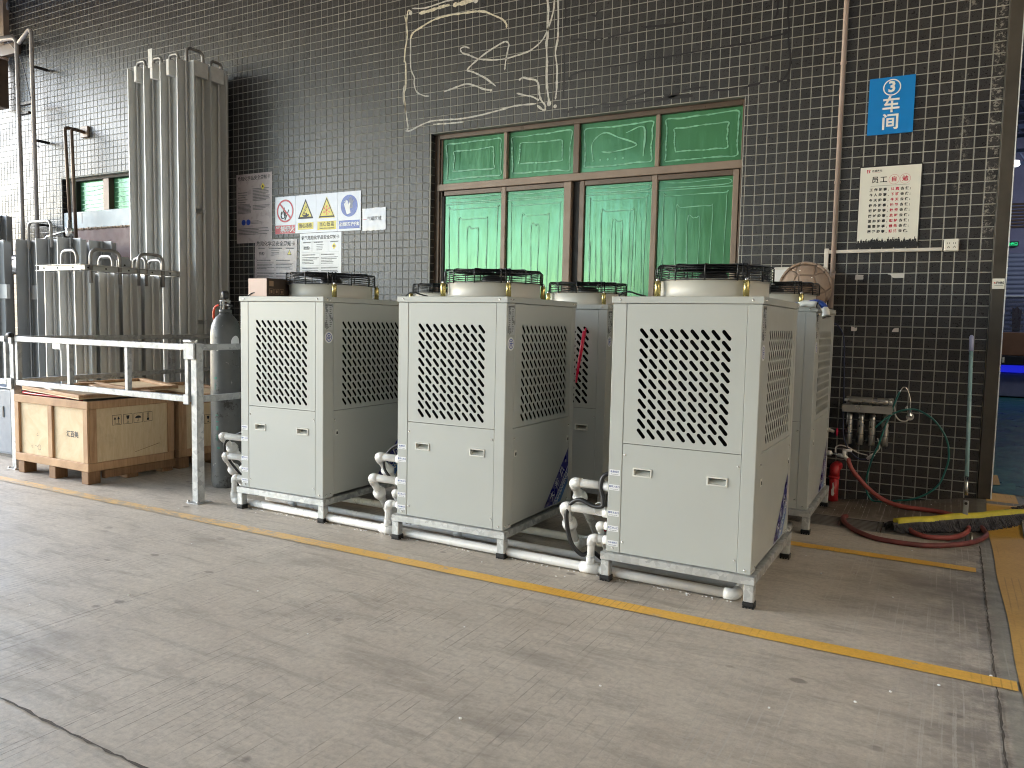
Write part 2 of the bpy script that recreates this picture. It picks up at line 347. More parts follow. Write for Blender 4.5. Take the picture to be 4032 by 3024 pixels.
# ------------------------------------------------------------------ geometry helpers
class MB:
    def __init__(s): s.v = []; s.f = []; s.sm = []
    def add(s, vs, fs, smooth=False, T=None):
        o = len(s.v)
        s.v += [tuple(T @ Vector(p)) if T else tuple(p) for p in vs]
        s.f += [tuple(i+o for i in f) for f in fs]; s.sm += [smooth]*len(fs); return s
    def box(s, x0, x1, y0, y1, z0, z1, T=None):
        return s.add([(x0,y0,z0),(x1,y0,z0),(x1,y1,z0),(x0,y1,z0),(x0,y0,z1),(x1,y0,z1),(x1,y1,z1),(x0,y1,z1)],
                     [(0,3,2,1),(4,5,6,7),(0,1,5,4),(1,2,6,5),(2,3,7,6),(3,0,4,7)], False, T)
    def cbox(s, x0, x1, y0, y1, z0, z1, c=.003, T=None):
        c = min(c, (x1-x0)*.45, (y1-y0)*.45, (z1-z0)*.45)
        bm = bmesh.new(); bmesh.ops.create_cube(bm, size=1)
        for v in bm.verts: v.co = Vector(((x0+x1)/2+v.co.x*(x1-x0), (y0+y1)/2+v.co.y*(y1-y0), (z0+z1)/2+v.co.z*(z1-z0)))
        bmesh.ops.bevel(bm, geom=bm.edges[:], offset=c, segments=1, affect='EDGES')
        bm.verts.index_update()
        s.add([v.co[:] for v in bm.verts], [tuple(v.index for v in f.verts) for f in bm.faces], False, T); bm.free(); return s
    def tube(s, pts, r, seg=8, closed=False, caps=True, radii=None, T=None):
        P = [Vector(p) for p in pts]; n = len(P); vs = []; fs = []
        prev = None
        for i in range(n):
            if closed: d = P[(i+1) % n]-P[i-1]
            else: d = P[min(i+1, n-1)]-P[max(i-1, 0)]
            d.normalize()
            if prev is None:
                a = Vector((0, 0, 1)) if abs(d.z) < .9 else Vector((1, 0, 0)); a = (a-d*a.dot(d)).normalized()
            else:
                a = prev-d*prev.dot(d)
                a = a.normalized() if a.length > 1e-6 else Vector((1, 0, 0))
            prev = a; b = d.cross(a); rr = radii[i] if radii else r
            for k in range(seg):
                t = 2*pi*k/seg; vs.append(P[i]+a*cos(t)*rr+b*sin(t)*rr)
        for i in range(n if closed else n-1):
            j = (i+1) % n
            for k in range(seg):
                l = (k+1) % seg; fs.append((i*seg+k, i*seg+l, j*seg+l, j*seg+k))
        s.add(vs, fs, True, T)
        if caps and not closed:
            o = len(s.v)-len(vs)
            s.f.append(tuple(o+k for k in range(seg))[::-1]); s.f.append(tuple(o+(n-1)*seg+k for k in range(seg))); s.sm += [False, False]
        return s
    def lathe(s, prof, cx=0, cy=0, seg=32, T=None, a0=0, a1=2*pi):
        full = abs(a1-a0-2*pi) < 1e-6; m = seg if full else seg+1; vs = []; fs = []
        for r, z in prof:
            for k in range(m):
                t = a0+(a1-a0)*k/seg; vs.append((cx+r*cos(t), cy+r*sin(t), z))
        for i in range(len(prof)-1):
            for k in range(seg):
                l = (k+1) % m; fs.append((i*m+k, i*m+l, (i+1)*m+l, (i+1)*m+k))
        return s.add(vs, fs, True, T)
    def poly(s, pts, T=None): return s.add(pts, [tuple(range(len(pts)))], False, T)
    def prism(s, pts2, y0, y1, T=None):
        """pts2 in (x,z), extruded in y"""
        n = len(pts2); vs = [(x, y0, z) for x, z in pts2]+[(x, y1, z) for x, z in pts2]
        fs = [tuple(range(n)), tuple(range(2*n-1, n-1, -1))]+[(i, i+n, (i+1) % n+n, (i+1) % n) for i in range(n)]
        return s.add(vs, fs, False, T)
    def mesh(s, name, mat):
        me = bpy.data.meshes.new(name); me.from_pydata(s.v, [], s.f); me.validate()
        if len(me.polygons) == len(s.sm): me.polygons.foreach_set('use_smooth', s.sm)
        if isinstance(mat, str): mat = M[mat]
        me.materials.append(mat); me.update(); return me
    def build(s, name, mat, parent=None, loc=None, rot=None): return obj(name, s.mesh(name, mat), parent, loc, rot)
def obj(name, data, parent=None, loc=None, rot=None):
    o = bpy.data.objects.new(name, data); COL.objects.link(o)
    if parent: o.parent = parent
    if loc: o.location = loc
    if rot: o.rotation_euler = rot
    return o
def recalc(me):
    bm = bmesh.new(); bm.from_mesh(me); bmesh.ops.recalc_face_normals(bm, faces=bm.faces); bm.to_mesh(me); bm.free()
def thing(name, label, cat, loc=(0, 0, 0), rz=0, group=None):
    o = obj(name, None, None, loc, (0, 0, rz)); return tag(o, label, cat, group)
def tag(o, label, cat, group=None):
    o['label'] = label; o['category'] = cat
    if group: o['group'] = group
    return o
def struct(o): o['kind'] = 'structure'; return o
def stuff(o): o['kind'] = 'stuff'; return o
def copy_tree(o, parent=None):
    c = o.copy(); COL.objects.link(c)
    if parent: c.parent = parent
    for ch in o.children: copy_tree(ch, c)
    return c
def arc(c, r, a0, a1, n, ax='xz'):
    out = []
    for i in range(n+1):
        t = a0+(a1-a0)*i/n; p = [c[0], c[1], c[2]]; i0, i1 = 'xyz'.index(ax[0]), 'xyz'.index(ax[1])
        p[i0] += r*cos(t); p[i1] += r*sin(t); out.append(tuple(p))
    return out
def smooth(pts, k=6):
    """Catmull-Rom through the points"""
    P = [Vector(p) for p in pts]; P = [P[0]*2-P[1]]+P+[P[-1]*2-P[-2]]; out = []
    for i in range(1, len(P)-2):
        for j in range(k):
            t = j/k; a, b, c, d = P[i-1], P[i], P[i+1], P[i+2]
            out.append(.5*((2*b)+(c-a)*t+(2*a-5*b+4*c-d)*t*t+(3*b-a-3*c+d)*t**3))
    return out+[P[-2]]
def bend(pts, r, n=5):
    """polyline with rounded corners"""
    P = [Vector(p) for p in pts]; out = [P[0]]
    for i in range(1, len(P)-1):
        a = (P[i-1]-P[i]); b = (P[i+1]-P[i]); rr = min(r, a.length*.49, b.length*.49); a.normalize(); b.normalize()
        p0, p1 = P[i]+a*rr, P[i]+b*rr
        for k in range(n+1):
            t = k/n; out.append(p0*(1-t)**2+P[i]*2*t*(1-t)+p1*t*t)
    return out+[P[-1]]
def text(name, body, size, mat, parent, loc, rot=(pi/2, 0, 0), off=0., align='CENTER', sx=1., mesh=False):
    c = bpy.data.curves.new(name, 'FONT'); c.body = body; c.size = size; c.offset = off; c.align_x = align; c.align_y = 'CENTER'
    c.resolution_u = 2; tmp = bpy.data.objects.new('tmp', c); me = bpy.data.meshes.new_from_object(tmp); bpy.data.objects.remove(tmp); bpy.data.curves.remove(c)
    me.name = name; me.materials.clear(); me.materials.append(M[mat]); o = obj(name, me, parent, loc, rot); o.scale = (sx, 1, 1); return o
def disc(cx, cz, r, y, n=28, r2=None):
    """ring or disc facing -y as MB"""
    mb = MB()
    if r2 is None: mb.poly([(cx+r*cos(-2*pi*k/n), y, cz+r*sin(-2*pi*k/n))[:3] for k in range(n)])
    else:
        vs = [(cx+q*cos(2*pi*k/n), y, cz+q*sin(2*pi*k/n)) for q in (r, r2) for k in range(n)]
        mb.add(vs, [(k, (k+1) % n, n+(k+1) % n, n+k) for k in range(n)])
    return mb
def rect(x0, x1, z0, z1, y): return MB().poly([(x0, y, z0), (x1, y, z0), (x1, y, z1), (x0, y, z1)])
def small_print(mb, x0, x1, z0, z1, rows, y, h=.6, seed=1, ragged=.35, word=.012):
    rs = random.Random(seed); dz = (z1-z0)/rows
    for i in range(rows):
        zt = z1-i*dz; xe = x1-(x1-x0)*ragged*rs.random()*(1 if rs.random() < .4 else .2); x = x0
        while x < xe-.004:
            w = min(word*(.5+rs.random()), xe-x); mb.add([(x, y, zt-dz*h), (x+w, y, zt-dz*h), (x+w, y, zt), (x, y, zt)], [(0, 1, 2, 3)]); x += w+word*.25
    return mb
def ribbon(pts, w, y, mb=None, wob=.35, seed=0):
    """flat wobbling stroke on the wall plane, points (x,z)"""
    rs = random.Random(seed); mb = mb or MB()
    P = smooth([(a, 0, b) for a, b in pts], 5); L = []; R = []
    for i, p in enumerate(P):
        d = (P[min(i+1, len(P)-1)]-P[max(i-1, 0)]).normalized(); n = Vector((-d.z, 0, d.x))
        ww = w*(1+wob*(rs.random()*2-1))/2
        if i in (0, len(P)-1): ww *= .5
        L.append((p.x+n.x*ww, y, p.z+n.z*ww)); R.append((p.x-n.x*ww, y, p.z-n.z*ww))
    for i in range(len(P)-1): mb.add([L[i], R[i], R[i+1], L[i+1]], [(0, 1, 2, 3)])
    return mb
def at(X, Z, Y):
    """a spot measured on the wall plane (y=6.297), moved along its sight line to depth Y"""
    k = Y/6.297; return (X*k, Y, CAMZ+(Z-CAMZ)*k)
WY = 6.297

# ------------------------------------------------------------------ ground
def gh(x, y):
    """ground height: flat slab, a drained dip, then a ramp up to the workshop floor"""
    zw = 0.0 if x < -.7 else .05*(x+.7)/.53 if x < -.17 else .05+.075*min(1, (x+.17)/.4)
    t = min(1, max(0, (y-5.76)/.5)); t = t*t*(3-2*t)
    return zw*t
def sheet(xs, ys, dz):
    vs = [(x, y, gh(x, y)+dz) for y in ys for x in xs]; n = len(xs)
    fs = [(j*n+i, j*n+i+1, (j+1)*n+i+1, (j+1)*n+i) for j in range(len(ys)-1) for i in range(n-1)]
    return MB().add(vs, fs)
def lsp(a, b, n): return [a+(b-a)*i/n for i in range(n+1)]
xs = [-60, -30, -16, -12, -8, -4, -2]+lsp(-1.2, .6, 18)+[1, 2, 5, 12, 60]
ys = [-60, -20, -5, 0, 3, 5, 5.40]
struct(sheet(xs, ys, 0).build('ground', 'concrete'))
struct(sheet(xs, lsp(5.73, 6.30, 10)+[6.86], 0).build('ground', 'concrete'))
struct(sheet([-60, -1.30], [5.40, 5.73], 0).build('ground', 'concrete'))
struct(sheet([.22, 2, 60], [5.40, 5.73], 0).build('ground', 'concrete'))
mb = MB().box(-1.30, .22, 5.40, 5.73, -.12, -.10); mb.box(-1.30, .22, 5.395, 5.40, -.12, -.002); mb.box(-1.30, .22, 5.73, 5.735, -.12, -.002)
struct(mb.build('drain_channel', 'joint'))
# paint and joints, each a sheet 4 mm up
struct(sheet([-12]+lsp(-10, .3, 60), [3.245, 3.335], .004).build('yellow_line', 'yellow'))
struct(sheet(lsp(-.80, .215, 12), [4.775, 4.865], .004).build('yellow_line', 'yellow'))
vs = []
ys2 = lsp(1.2, 6.55, 40)
mb = MB()
for i, y in enumerate(ys2):
    xl = .312+.004*sin(y*5); xr = .50 if y > 3.35 else .36+.14*max(0, (y-2.7)/.65)
    vs += [(xl, y, gh(xl, y)+.004), (max(xl+.02, xr), y, gh(xr, y)+.004)]
mb.add(vs, [(2*i, 2*i+1, 2*i+3, 2*i+2) for i in range(len(ys2)-1)])
struct(mb.build('yellow_band', 'yellow2'))
struct(sheet([.50, 1, 3, 6], lsp(1.0, 6.5, 14), .004).build('epoxy_floor', 'greenpaint'))
struct(sheet([.275, .3, .37], [6.56, 6.9], .004).build('green_patch', 'greenpaint'))
struct(MB().poly([(.38, 6.9, .129), (.43, 6.93, .129), (.435, 7.4, .129), (.405, 7.4, .129)]).build('yellow_patch', 'yellow2'))
def joint(pts, w, seed):
    rs = random.Random(seed); L = []; R = []
    P = [Vector(p) for p in pts]; Q = []
    for a, b in zip(P[:-1], P[1:]):
        n = max(2, int((b-a).length/.03)); Q += [a+(b-a)*k/n for k in range(n)]
    Q.append(P[-1]); mb = MB()
    for i, p in enumerate(Q):
        d = (Q[min(i+1, len(Q)-1)]-Q[max(0, i-1)]).normalized(); n = Vector((-d.y, d.x, 0)); o = (rs.random()-.5)*w*.5
        ww = w*(.35+rs.random()*.9)/2
        a = p+n*(ww+o); b = p-n*(ww-o); L.append((a.x, a.y, gh(a.x, a.y)+.0035)); R.append((b.x, b.y, gh(b.x, b.y)+.0035))
    for i in range(len(Q)-1): mb.add([L[i], R[i], R[i+1], L[i+1]], [(0, 1, 2, 3)])
    return struct(mb.build('slab_joint', 'joint'))
joint([(-6, 1.36, 0), (-2.6, 1.369, 0), (-2.2, 1.355, 0), (-1.0, 1.35, 0)], .010, 1)
joint([(.225, 1.5, 0), (.23, 2.7, 0), (.238, 4.1, 0), (.252, 5.3, 0), (.25, 5.39, 0)], .0085, 2)
joint([(-6.09, 1.4, 0), (-6.09, 3.16, 0), (-6.089, 3.6, 0), (-6.08, 5, 0)], .006, 3)
# drain grates
for k in range(3):
    x0 = -1.29+k*.50; t = thing('drain_grate', ['slotted iron drain grate half under the back chiller', 'slotted iron drain grate under the loose red hose end', 'slotted iron drain grate beside the grey mop fringe'][k], 'drain grate', (x0, 5.405, -.02), 0, 'drain grates in the floor channel')
    mb = MB()
    for xa in (0, .235, .475): mb.box(xa, xa+.018, .02, .30, 0, .02)
    mb.box(0, .493, 0, .02, 0, .02); mb.box(0, .493, .30, .32, 0, .02); mb.build('frame', 'grate', t)
    bar = MB().cbox(0, .217, -.011, .011, .002, .019, .003).mesh('bar', 'grate')
    for xa in (.018, .253):
        for j in range(7): obj('bar', bar, t, (xa, .048+j*.037, 0))

# ------------------------------------------------------------------ tiled wall
WX0, WX1, WZ1 = -11.90, .2547, 6.1
OP = [(-4.435, -1.465, 1.20, 3.082), (-10.42, -8.30, .9, 3.075)]     # window openings x0,x1,z0,z1
wall = thing('tiled_wall', 'tall workshop wall of small dark grey square tiles with pale grout', 'wall', (0, WY, 0))
mb = MB()
xsplit = [WX0, OP[1][0], OP[1][1], OP[0][0], OP[0][1], WX1]
for a, b in ((0, 1), (2, 3), (4, 5)): mb.box(xsplit[a], xsplit[b], .003, .243, -.15, WZ1)
for o in OP: mb.box(o[0], o[1], .003, .243, o[3], WZ1); mb.box(o[0], o[1], .003, .243, -.15, o[2])
mb.build('grout_bed', 'grout', wall)
def tile_mesh(mb, x0, x1, z0, z1, y=0.):
    g = .0034; c = .0022; d = .0045
    x0 += g; x1 -= g; z0 += g; z1 -= g
    if x1-x0 < .008 or z1-z0 < .008: return
    vs = [(x0, y+d, z0), (x1, y+d, z0), (x1, y+d, z1), (x0, y+d, z1), (x0, y+.0015, z0), (x1, y+.0015, z0), (x1, y+.0015, z1), (x0, y+.0015, z1),
          (x0+c, y, z0+c), (x1-c, y, z0+c), (x1-c, y, z1-c), (x0+c, y, z1-c)]
    fs = [(8, 9, 10, 11)]+[(a, b, b+4, a+4) for a, b in ((0, 1), (1, 2), (2, 3), (3, 0))]+[(a+4, b+4, b+8, a+8) for a, b in ((0, 1), (1, 2), (2, 3), (3, 0))]
    mb.add(vs, fs)
one = MB(); tile_mesh(one, 0, TP, 0, TP); one_tile = one.mesh('tile', 'tile')
def pixel(p):
    d = Vector(p)-Vector((0, 0, CAMZ)); z = d.dot(f_); return 2016+3064.7*d.dot(r_)/z, 1512-3064.7*d.dot(u_)/z, z
cells = []
for j in range(int((WX0-TX0)/TP)-1, 8):
    for r in range(-40, 42):
        x0 = TX0+TP*j; x1 = x0+TP; z1 = TZ0-TP*r; z0 = z1-TP
        x0 = max(x0, WX0); x1 = min(x1, WX1+.001)
        if x1 <= x0+.01 or z1 > WZ1 or z1 < -.05: continue
        full = True; skip = False
        for o in OP:
            if x1 > o[0] and x0 < o[1] and z1 > o[2] and z0 < o[3]:
                full = False
                if x0 < o[0]-.012: x1 = o[0]
                elif x1 > o[1]+.012: x0 = o[1]
                elif z1 > o[3]+.012: z0 = o[3]
                else: skip = True
        if skip: continue
        u, v, z = pixel(((x0+x1)/2, WY, (z0+z1)/2))
        hidden = u < 3290 and v > 1120
        seen = 0 < u < 4032 and 0 < v < 3024 and not hidden and abs(x1-x0-TP) < .003 and abs(z1-z0-TP) < .003
        cells.append((z if seen else 99, x0, x1, z0, z1))
cells.sort()
for c in cells[:300]: obj('tile', one_tile, wall, (c[1], 0, c[3]))
mb = MB()
for c in cells[300:]: tile_mesh(mb, *c[1:])
stuff(mb.build('tile_field', 'tile', wall))
mb = MB()          # tiled reveals of the big window
for o in OP:
    for s_, xx in ((1, o[0]), (-1, o[1])):
        z = o[3]
        while z > o[2]:
            z0, z1 = z-TP+.0034, z-.0034; x = xx+s_*.004
            mb.add([(x, .008, z0), (x, .070, z0), (x, .070, z1), (x, .008, z1)], [(0, 1, 2, 3)] if s_ > 0 else [(3, 2, 1, 0)]); mb.add([(xx-s_*.002, .004, z0), (x, .008, z0), (x, .008, z1), (xx-s_*.002, .004, z1)], [(0, 1, 2, 3)])
            z -= TP
stuff(mb.build('reveal_tiles', 'tile', wall))
# paint scrawls on the tiles (they belong to the wall)
YS = -.0015
white = [([(-4.67,4.29),(-4.53,4.27),(-4.38,4.28),(-4.28,4.29),(-4.17,4.29)],.012),([(-4.59,4.23),(-4.46,4.235),(-4.35,4.245),(-4.24,4.25)],.026),
 ([(-4.20,4.24),(-4.08,4.24),(-3.98,4.25),(-3.95,4.24)],.034),([(-4.68,4.26),(-4.72,4.28),(-4.73,4.24),(-4.74,4.16),(-4.73,4.07),(-4.735,3.99),(-4.75,3.93),(-4.76,3.81),(-4.745,3.78),(-4.74,3.56),(-4.76,3.5),(-4.74,3.31)],.014),
 ([(-4.765,4.24),(-4.73,4.14)],.014),([(-4.69,4.01),(-4.66,4.06),(-4.56,4.10),(-4.45,4.135),(-4.36,4.15),(-4.23,4.155),(-4.04,4.145),(-3.95,4.14),(-3.85,4.12),(-3.75,4.07),(-3.66,4.02),(-3.62,3.97),(-3.62,3.94)],.016),
 ([(-4.69,4.01),(-4.69,3.86),(-4.68,3.72),(-4.64,3.64),(-4.64,3.58),(-4.61,3.5),(-4.52,3.45),(-4.46,3.44)],.011),
 ([(-4.01,3.82),(-4.06,3.84),(-4.11,3.83),(-4.09,3.79),(-4.02,3.76),(-3.91,3.71),(-3.77,3.68),(-3.63,3.67),(-3.52,3.68),(-3.44,3.69),(-3.36,3.71),(-3.26,3.77),(-3.2,3.86),(-3.15,4.01),(-3.14,4.15)],.013),
 ([(-3.63,3.57),(-3.62,3.65),(-3.6,3.75),(-3.59,3.79),(-3.62,3.82),(-3.68,3.81),(-3.81,3.76),(-3.91,3.71),(-4.03,3.63),(-3.97,3.6),(-3.84,3.53),(-3.72,3.44)],.014),
 ([(-4.29,3.46),(-4.18,3.48),(-4.04,3.5),(-3.94,3.47),(-3.85,3.43),(-3.77,3.41)],.014),
 ([(-3.22,4.16),(-3.2,4.04),(-3.2,3.94),(-3.2,3.88),(-3.2,3.79),(-3.21,3.74),(-3.2,3.58),(-3.2,3.46),(-3.19,3.34),(-3.17,3.23)],.018),
 ([(-3.11,4.15),(-3.1,3.95),(-3.1,3.87),(-3.1,3.77),(-3.12,3.66),(-3.11,3.58),(-3.1,3.51),(-3.1,3.42),(-3.1,3.33),(-3.11,3.25)],.015),
 ([(-3.48,3.46),(-3.44,3.48),(-3.38,3.46),(-3.31,3.44),(-3.28,3.4),(-3.27,3.32),(-3.25,3.26),(-3.21,3.21),(-3.21,3.17),(-3.24,3.18),(-3.29,3.22)],.016),
 ([(-3.5,3.35),(-3.41,3.32),(-3.34,3.3),(-3.27,3.26)],.014),
 ([(-4.76,3.58),(-4.77,3.46),(-4.74,3.34),(-4.72,3.23),(-4.71,3.16),(-4.735,3.14),(-4.67,3.14),(-4.58,3.17),(-4.45,3.2),(-4.32,3.2),(-4.14,3.19),(-4.03,3.19),(-3.86,3.2),(-3.68,3.22),(-3.51,3.24),(-3.30,3.235)],.014),
 ([(-4.41,3.17),(-4.24,3.16),(-4.06,3.155)],.011)]
for k, (p, w) in enumerate(white):
    ribbon(p, w*1.08, YS, seed=k).build('paint_scrawl', 'scrawlthick' if k in (1, 2, 3, 4, 5) else 'scrawl', wall)
black = [([(-3.04,4.16),(-3.03,3.99),(-3.03,3.87)],.010),([(-3.04,3.70),(-3.03,3.53),(-3.03,3.37),(-3.035,3.25)],.012),([(-2.95,3.88),(-2.91,3.89),(-2.85,3.89)],.016),
 ([(-2.97,3.76),(-2.97,3.73),(-2.92,3.73),(-2.85,3.72),(-2.77,3.7),(-2.72,3.71),(-2.67,3.7)],.012),([(-2.63,3.70),(-2.52,3.71),(-2.4,3.715)],.012),
 ([(-2.97,3.43),(-2.91,3.45),(-2.83,3.46),(-2.71,3.45)],.014),([(-2.67,3.46),(-2.59,3.46),(-2.43,3.46),(-2.29,3.47),(-2.16,3.47),(-1.9,3.475),(-1.72,3.48)],.010),
 ([(-1.68,3.48),(-1.55,3.48),(-1.44,3.48),(-1.36,3.49),(-1.28,3.5),(-1.18,3.51)],.013),([(-2.32,3.735),(-2.22,3.73),(-2.12,3.72),(-1.96,3.72)],.015),
 ([(-3.04,3.14),(-2.98,3.13),(-2.9,3.14),(-2.82,3.14),(-2.73,3.145)],.014),([(-2.66,3.125),(-2.55,3.13),(-2.46,3.13),(-2.38,3.13),(-2.28,3.135),(-2.22,3.14)],.011),
 ([(-2.68,3.16),(-2.56,3.15),(-2.48,3.155),(-2.42,3.18),(-2.36,3.19),(-2.28,3.21),(-2.23,3.235)],.012),
 ([(-1.17,3.80),(-1.17,3.71),(-1.17,3.63),(-1.16,3.56),(-1.16,3.46),(-1.14,3.33),(-1.14,3.26),(-1.155,3.21),(-1.19,3.165),(-1.23,3.16)],.013),
 ([(-1.245,3.80),(-1.25,3.72),(-1.25,3.67),(-1.27,3.63)],.013),([(-1.48,3.14),(-1.44,3.155),(-1.39,3.16),(-1.36,3.165),(-1.34,3.19)],.013),
 ([(-2.82,3.96),(-2.8,4.0),(-2.75,4.03)],.006),([(-2.79,3.92),(-2.75,3.9),(-2.73,3.93),(-2.68,3.95)],.012),([(-1.97,3.18),(-1.88,3.19),(-1.77,3.19)],.012),
 ([(-1.72,3.155),(-1.58,3.145),(-1.52,3.155)],.012),([(-2.2,3.13),(-2.04,3.14),(-1.88,3.135)],.022),([(-2.12,3.17),(-2.06,3.15),(-1.99,3.17)],.020)]
for k, (p, w) in enumerate(black): ribbon(p, w*1.2, YS, seed=50+k).build('black_scrawl', 'scrawlblack', wall)
mb = MB()
rs = random.Random(4)
for cx, cz, r in [(-3.17, 3.22, .022), (-3.11, 3.19, .017), (-3.95, 4.24, .028), (-4.69, 4.25, .02), (-3.77, 3.41, .012), (-2.0, 3.05, .0)]:
    if r: mb.v, mb.f, mb.sm = mb.v, mb.f, mb.sm; d = disc(cx, cz, r, YS-.0006, 12); mb.add(d.v, d.f)
mb.build('paint_scrawl', 'scrawl', wall)
mb = MB()
for cx, cz, r in [(-2.97, 3.41, .018), (-2.96, 3.88, .016), (-1.18, 3.515, .014), (-1.145, 3.155, .014), (-1.31, 3.27, .016), (-2.40, 3.97, .014), (-2.93, 3.155, .012), (-3.04, 3.20, .010), (-1.80, 3.71, .014)]:
    d = disc(cx, cz, r, YS-.0006, 12); mb.add(d.v, d.f)
mb.build('black_scrawl', 'scrawlblack', wall)
mb = MB()          # white chips low on the wall under the signs
for k in range(16):
    x = -5.58+rs.random()*.22; z = 1.85+rs.random()*.33; r = .003+rs.random()*.004; d = disc(x, z, r, YS, 6); mb.add(d.v, d.f)
stuff(mb.build('paint_chips', 'scrawl', wall))

# ------------------------------------------------------------------ big window
def window_big():
    x0, x1, z0, z1 = OP[0]; Y0 = WY+.07
    t = thing('aluminium_window', 'wide eight-pane bronze window with streaked green film', 'window', (0, Y0, 0))
    fr = MB()
    def b(xa, xb, za, zb, ya=0, yb=.09, m=fr): m.cbox(xa, xb, ya, yb, za, zb, .004)
    b(x0, x0+.055, z0, z1); b(x1-.03, x1, z0, z1); b(x0+.055, x1-.03, z1-.045, z1)
    b(x0+.055, x0+.075, z0, z1-.045, .02, .09)
    fr.build('outer_frame', 'bronze', t)
    tr = MB(); b(x0+.04, x1-.004, 2.545, 2.610, -.012, .05, tr); tr.build('transom', 'bronze_lt', t)
    mu = MB(); b(-2.955, -2.90, 2.612, z1-.045, -.006, .06, mu); mu.build('mullion', 'bronze', t)
    for xm in (-3.665, -2.205):
        mu = MB(); b(xm, xm+.035, 2.612, z1-.045, -.002, .06, mu); mu.build('mullion', 'bronze_lt', t)
    mu = MB(); b(-3.035, -2.965, z0, 2.543, -.008, .05, mu); mu.build('sash_stile', 'bronze_lt', t)
    mu = MB(); b(-2.963, -2.895, z0, 2.543, .04, .10, mu); mu.build('gap_stile', 'bronze_dk', t)
    mu = MB(); b(-2.893, -2.845, z0, 2.543, .01, .08, mu); mu.build('sash_stile', 'bronze', t)
    for xm, mt in ((-3.685, 'bronze_lt'), (-2.225, 'bronze_lt'), (x1-.085, 'bronze_lt')):
        mu = MB(); b(xm, xm+.048, z0, 2.543, .004, .06, mu); mu.build('sash_stile', mt, t)
    mu = MB(); b(x0+.076, x0+.105, z0, 2.50, .02, .08, mu); mu.build('sash_stile', 'bronze_dk', t)
    for xa, xb in ((x0+.106, -3.686), (-3.636, -3.036), (-2.844, -2.226), (-2.176, x1-.086)):
        mu = MB(); b(xa, xb, 2.498, 2.543, .008, .06, mu); mu.build('sash_rail', 'bronze', t)
    # panes, each slightly out of true so that reflections break at the frames
    up = [(x0+.076, -3.666, 2.612, z1-.046), (-3.629, -2.956, 2.612, z1-.046), (-2.899, -2.206, 2.612, z1-.046), (-2.169, x1-.031, 2.612, z1-.046)]
    lo = [(x0+.106, -3.686, z0, 2.497), (-3.636, -3.036, z0, 2.497), (-2.844, -2.226, z0, 2.497), (-2.176, x1-.086, z0, 2.497)]
    rs = random.Random(11)
    for k, (xa, xb, za, zb) in enumerate(up+lo):
        y = .034; dy = (rs.random()-.5)*.006; dz = (rs.random()-.5)*.006
        p = MB().add([(xa, y+dy, za), (xb, y-dy, za), (xb, y-dy+dz, zb), (xa, y+dy+dz, zb)], [(0, 1, 2, 3)]).build('pane', 'film', t)
        s = MB(); Yk = y-.006
        def loop(m, w, q=0):
            pts = [(xa+m, za+m), (xa+m, zb-m), (xb-m, zb-m), (xb-m, za+m), (xa+m, za+m)]
            pts = [(a+(rs.random()-.5)*.02, c+(rs.random()-.5)*.02) for a, c in pts]
            out = []
            for (a, c), (d, e) in zip(pts[:-1], pts[1:]):
                for i in range(5): out.append((a+(d-a)*i/5+(rs.random()-.5)*.01, c+(e-c)*i/5+(rs.random()-.5)*.01))
            ribbon(out[q:]+([pts[-1]] if not q else []), w, Yk, s, .6, k)
        if k < 4:
            loop(.045, .010)
            if k in (0, 1, 3): loop(.12, .009)
            if k == 2:
                ribbon([(xa+.12, za+.10), (xa+.11, za+.25), (xa+.22, za+.33), (xa+.35, za+.28), (xa+.52, za+.20), (xa+.30, za+.16), (xa+.2, za+.17)], .011, Yk, s, .5, 3)
                ribbon([(xa+.42, za+.31), (xa+.58, za+.34), (xa+.58, za+.1)], .014, Yk, s, .6, 4)
                for i in range(5): d = disc(xa+.12+.07*i, za+.10, .010, Yk-.001, 8); s.add(d.v, d.f)
        else:
            # band of doubled film along the top and hanging runs below
            s.add([(xa, Yk, zb-.085), (xb, Yk, zb-.085), (xb, Yk, zb-.078), (xa, Yk, zb-.078)], [(0, 1, 2, 3)])
            ribbon([(xa+.05, zb-.02), (xa+.25, zb-.03), (xb-.06, zb-.02), (xb-.04, zb-.06), (xa+.3, zb-.065), (xa+.06, zb-.06)], .007, Yk, s, .5, k)
            for m in (.05, .16, .26):
                h = zb-.10-m*.9
                ribbon([(xa+m, za), (xa+m+.006, za+.5*(h-za)), (xa+m, h), (xa+m+.05, h+.012), (xb-m-.03, h+.015), (xb-m, h-.02), (xb-m-.008, za+.5*(h-za)), (xb-m, za)], .006, Yk, s, .6, k+int(m*50))
            if k == 6:
                for i in range(9): xx = xa+.05+.06*i; ribbon([(xx, za+.1), (xx+.01, za+.5), (xx+(rs.random()-.5)*.03, zb-.2-rs.random()*.3)], .005, Yk, s, .6, i)
        s.build('film_streaks', 'streak', p)
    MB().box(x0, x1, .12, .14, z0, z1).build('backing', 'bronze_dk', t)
window_big()
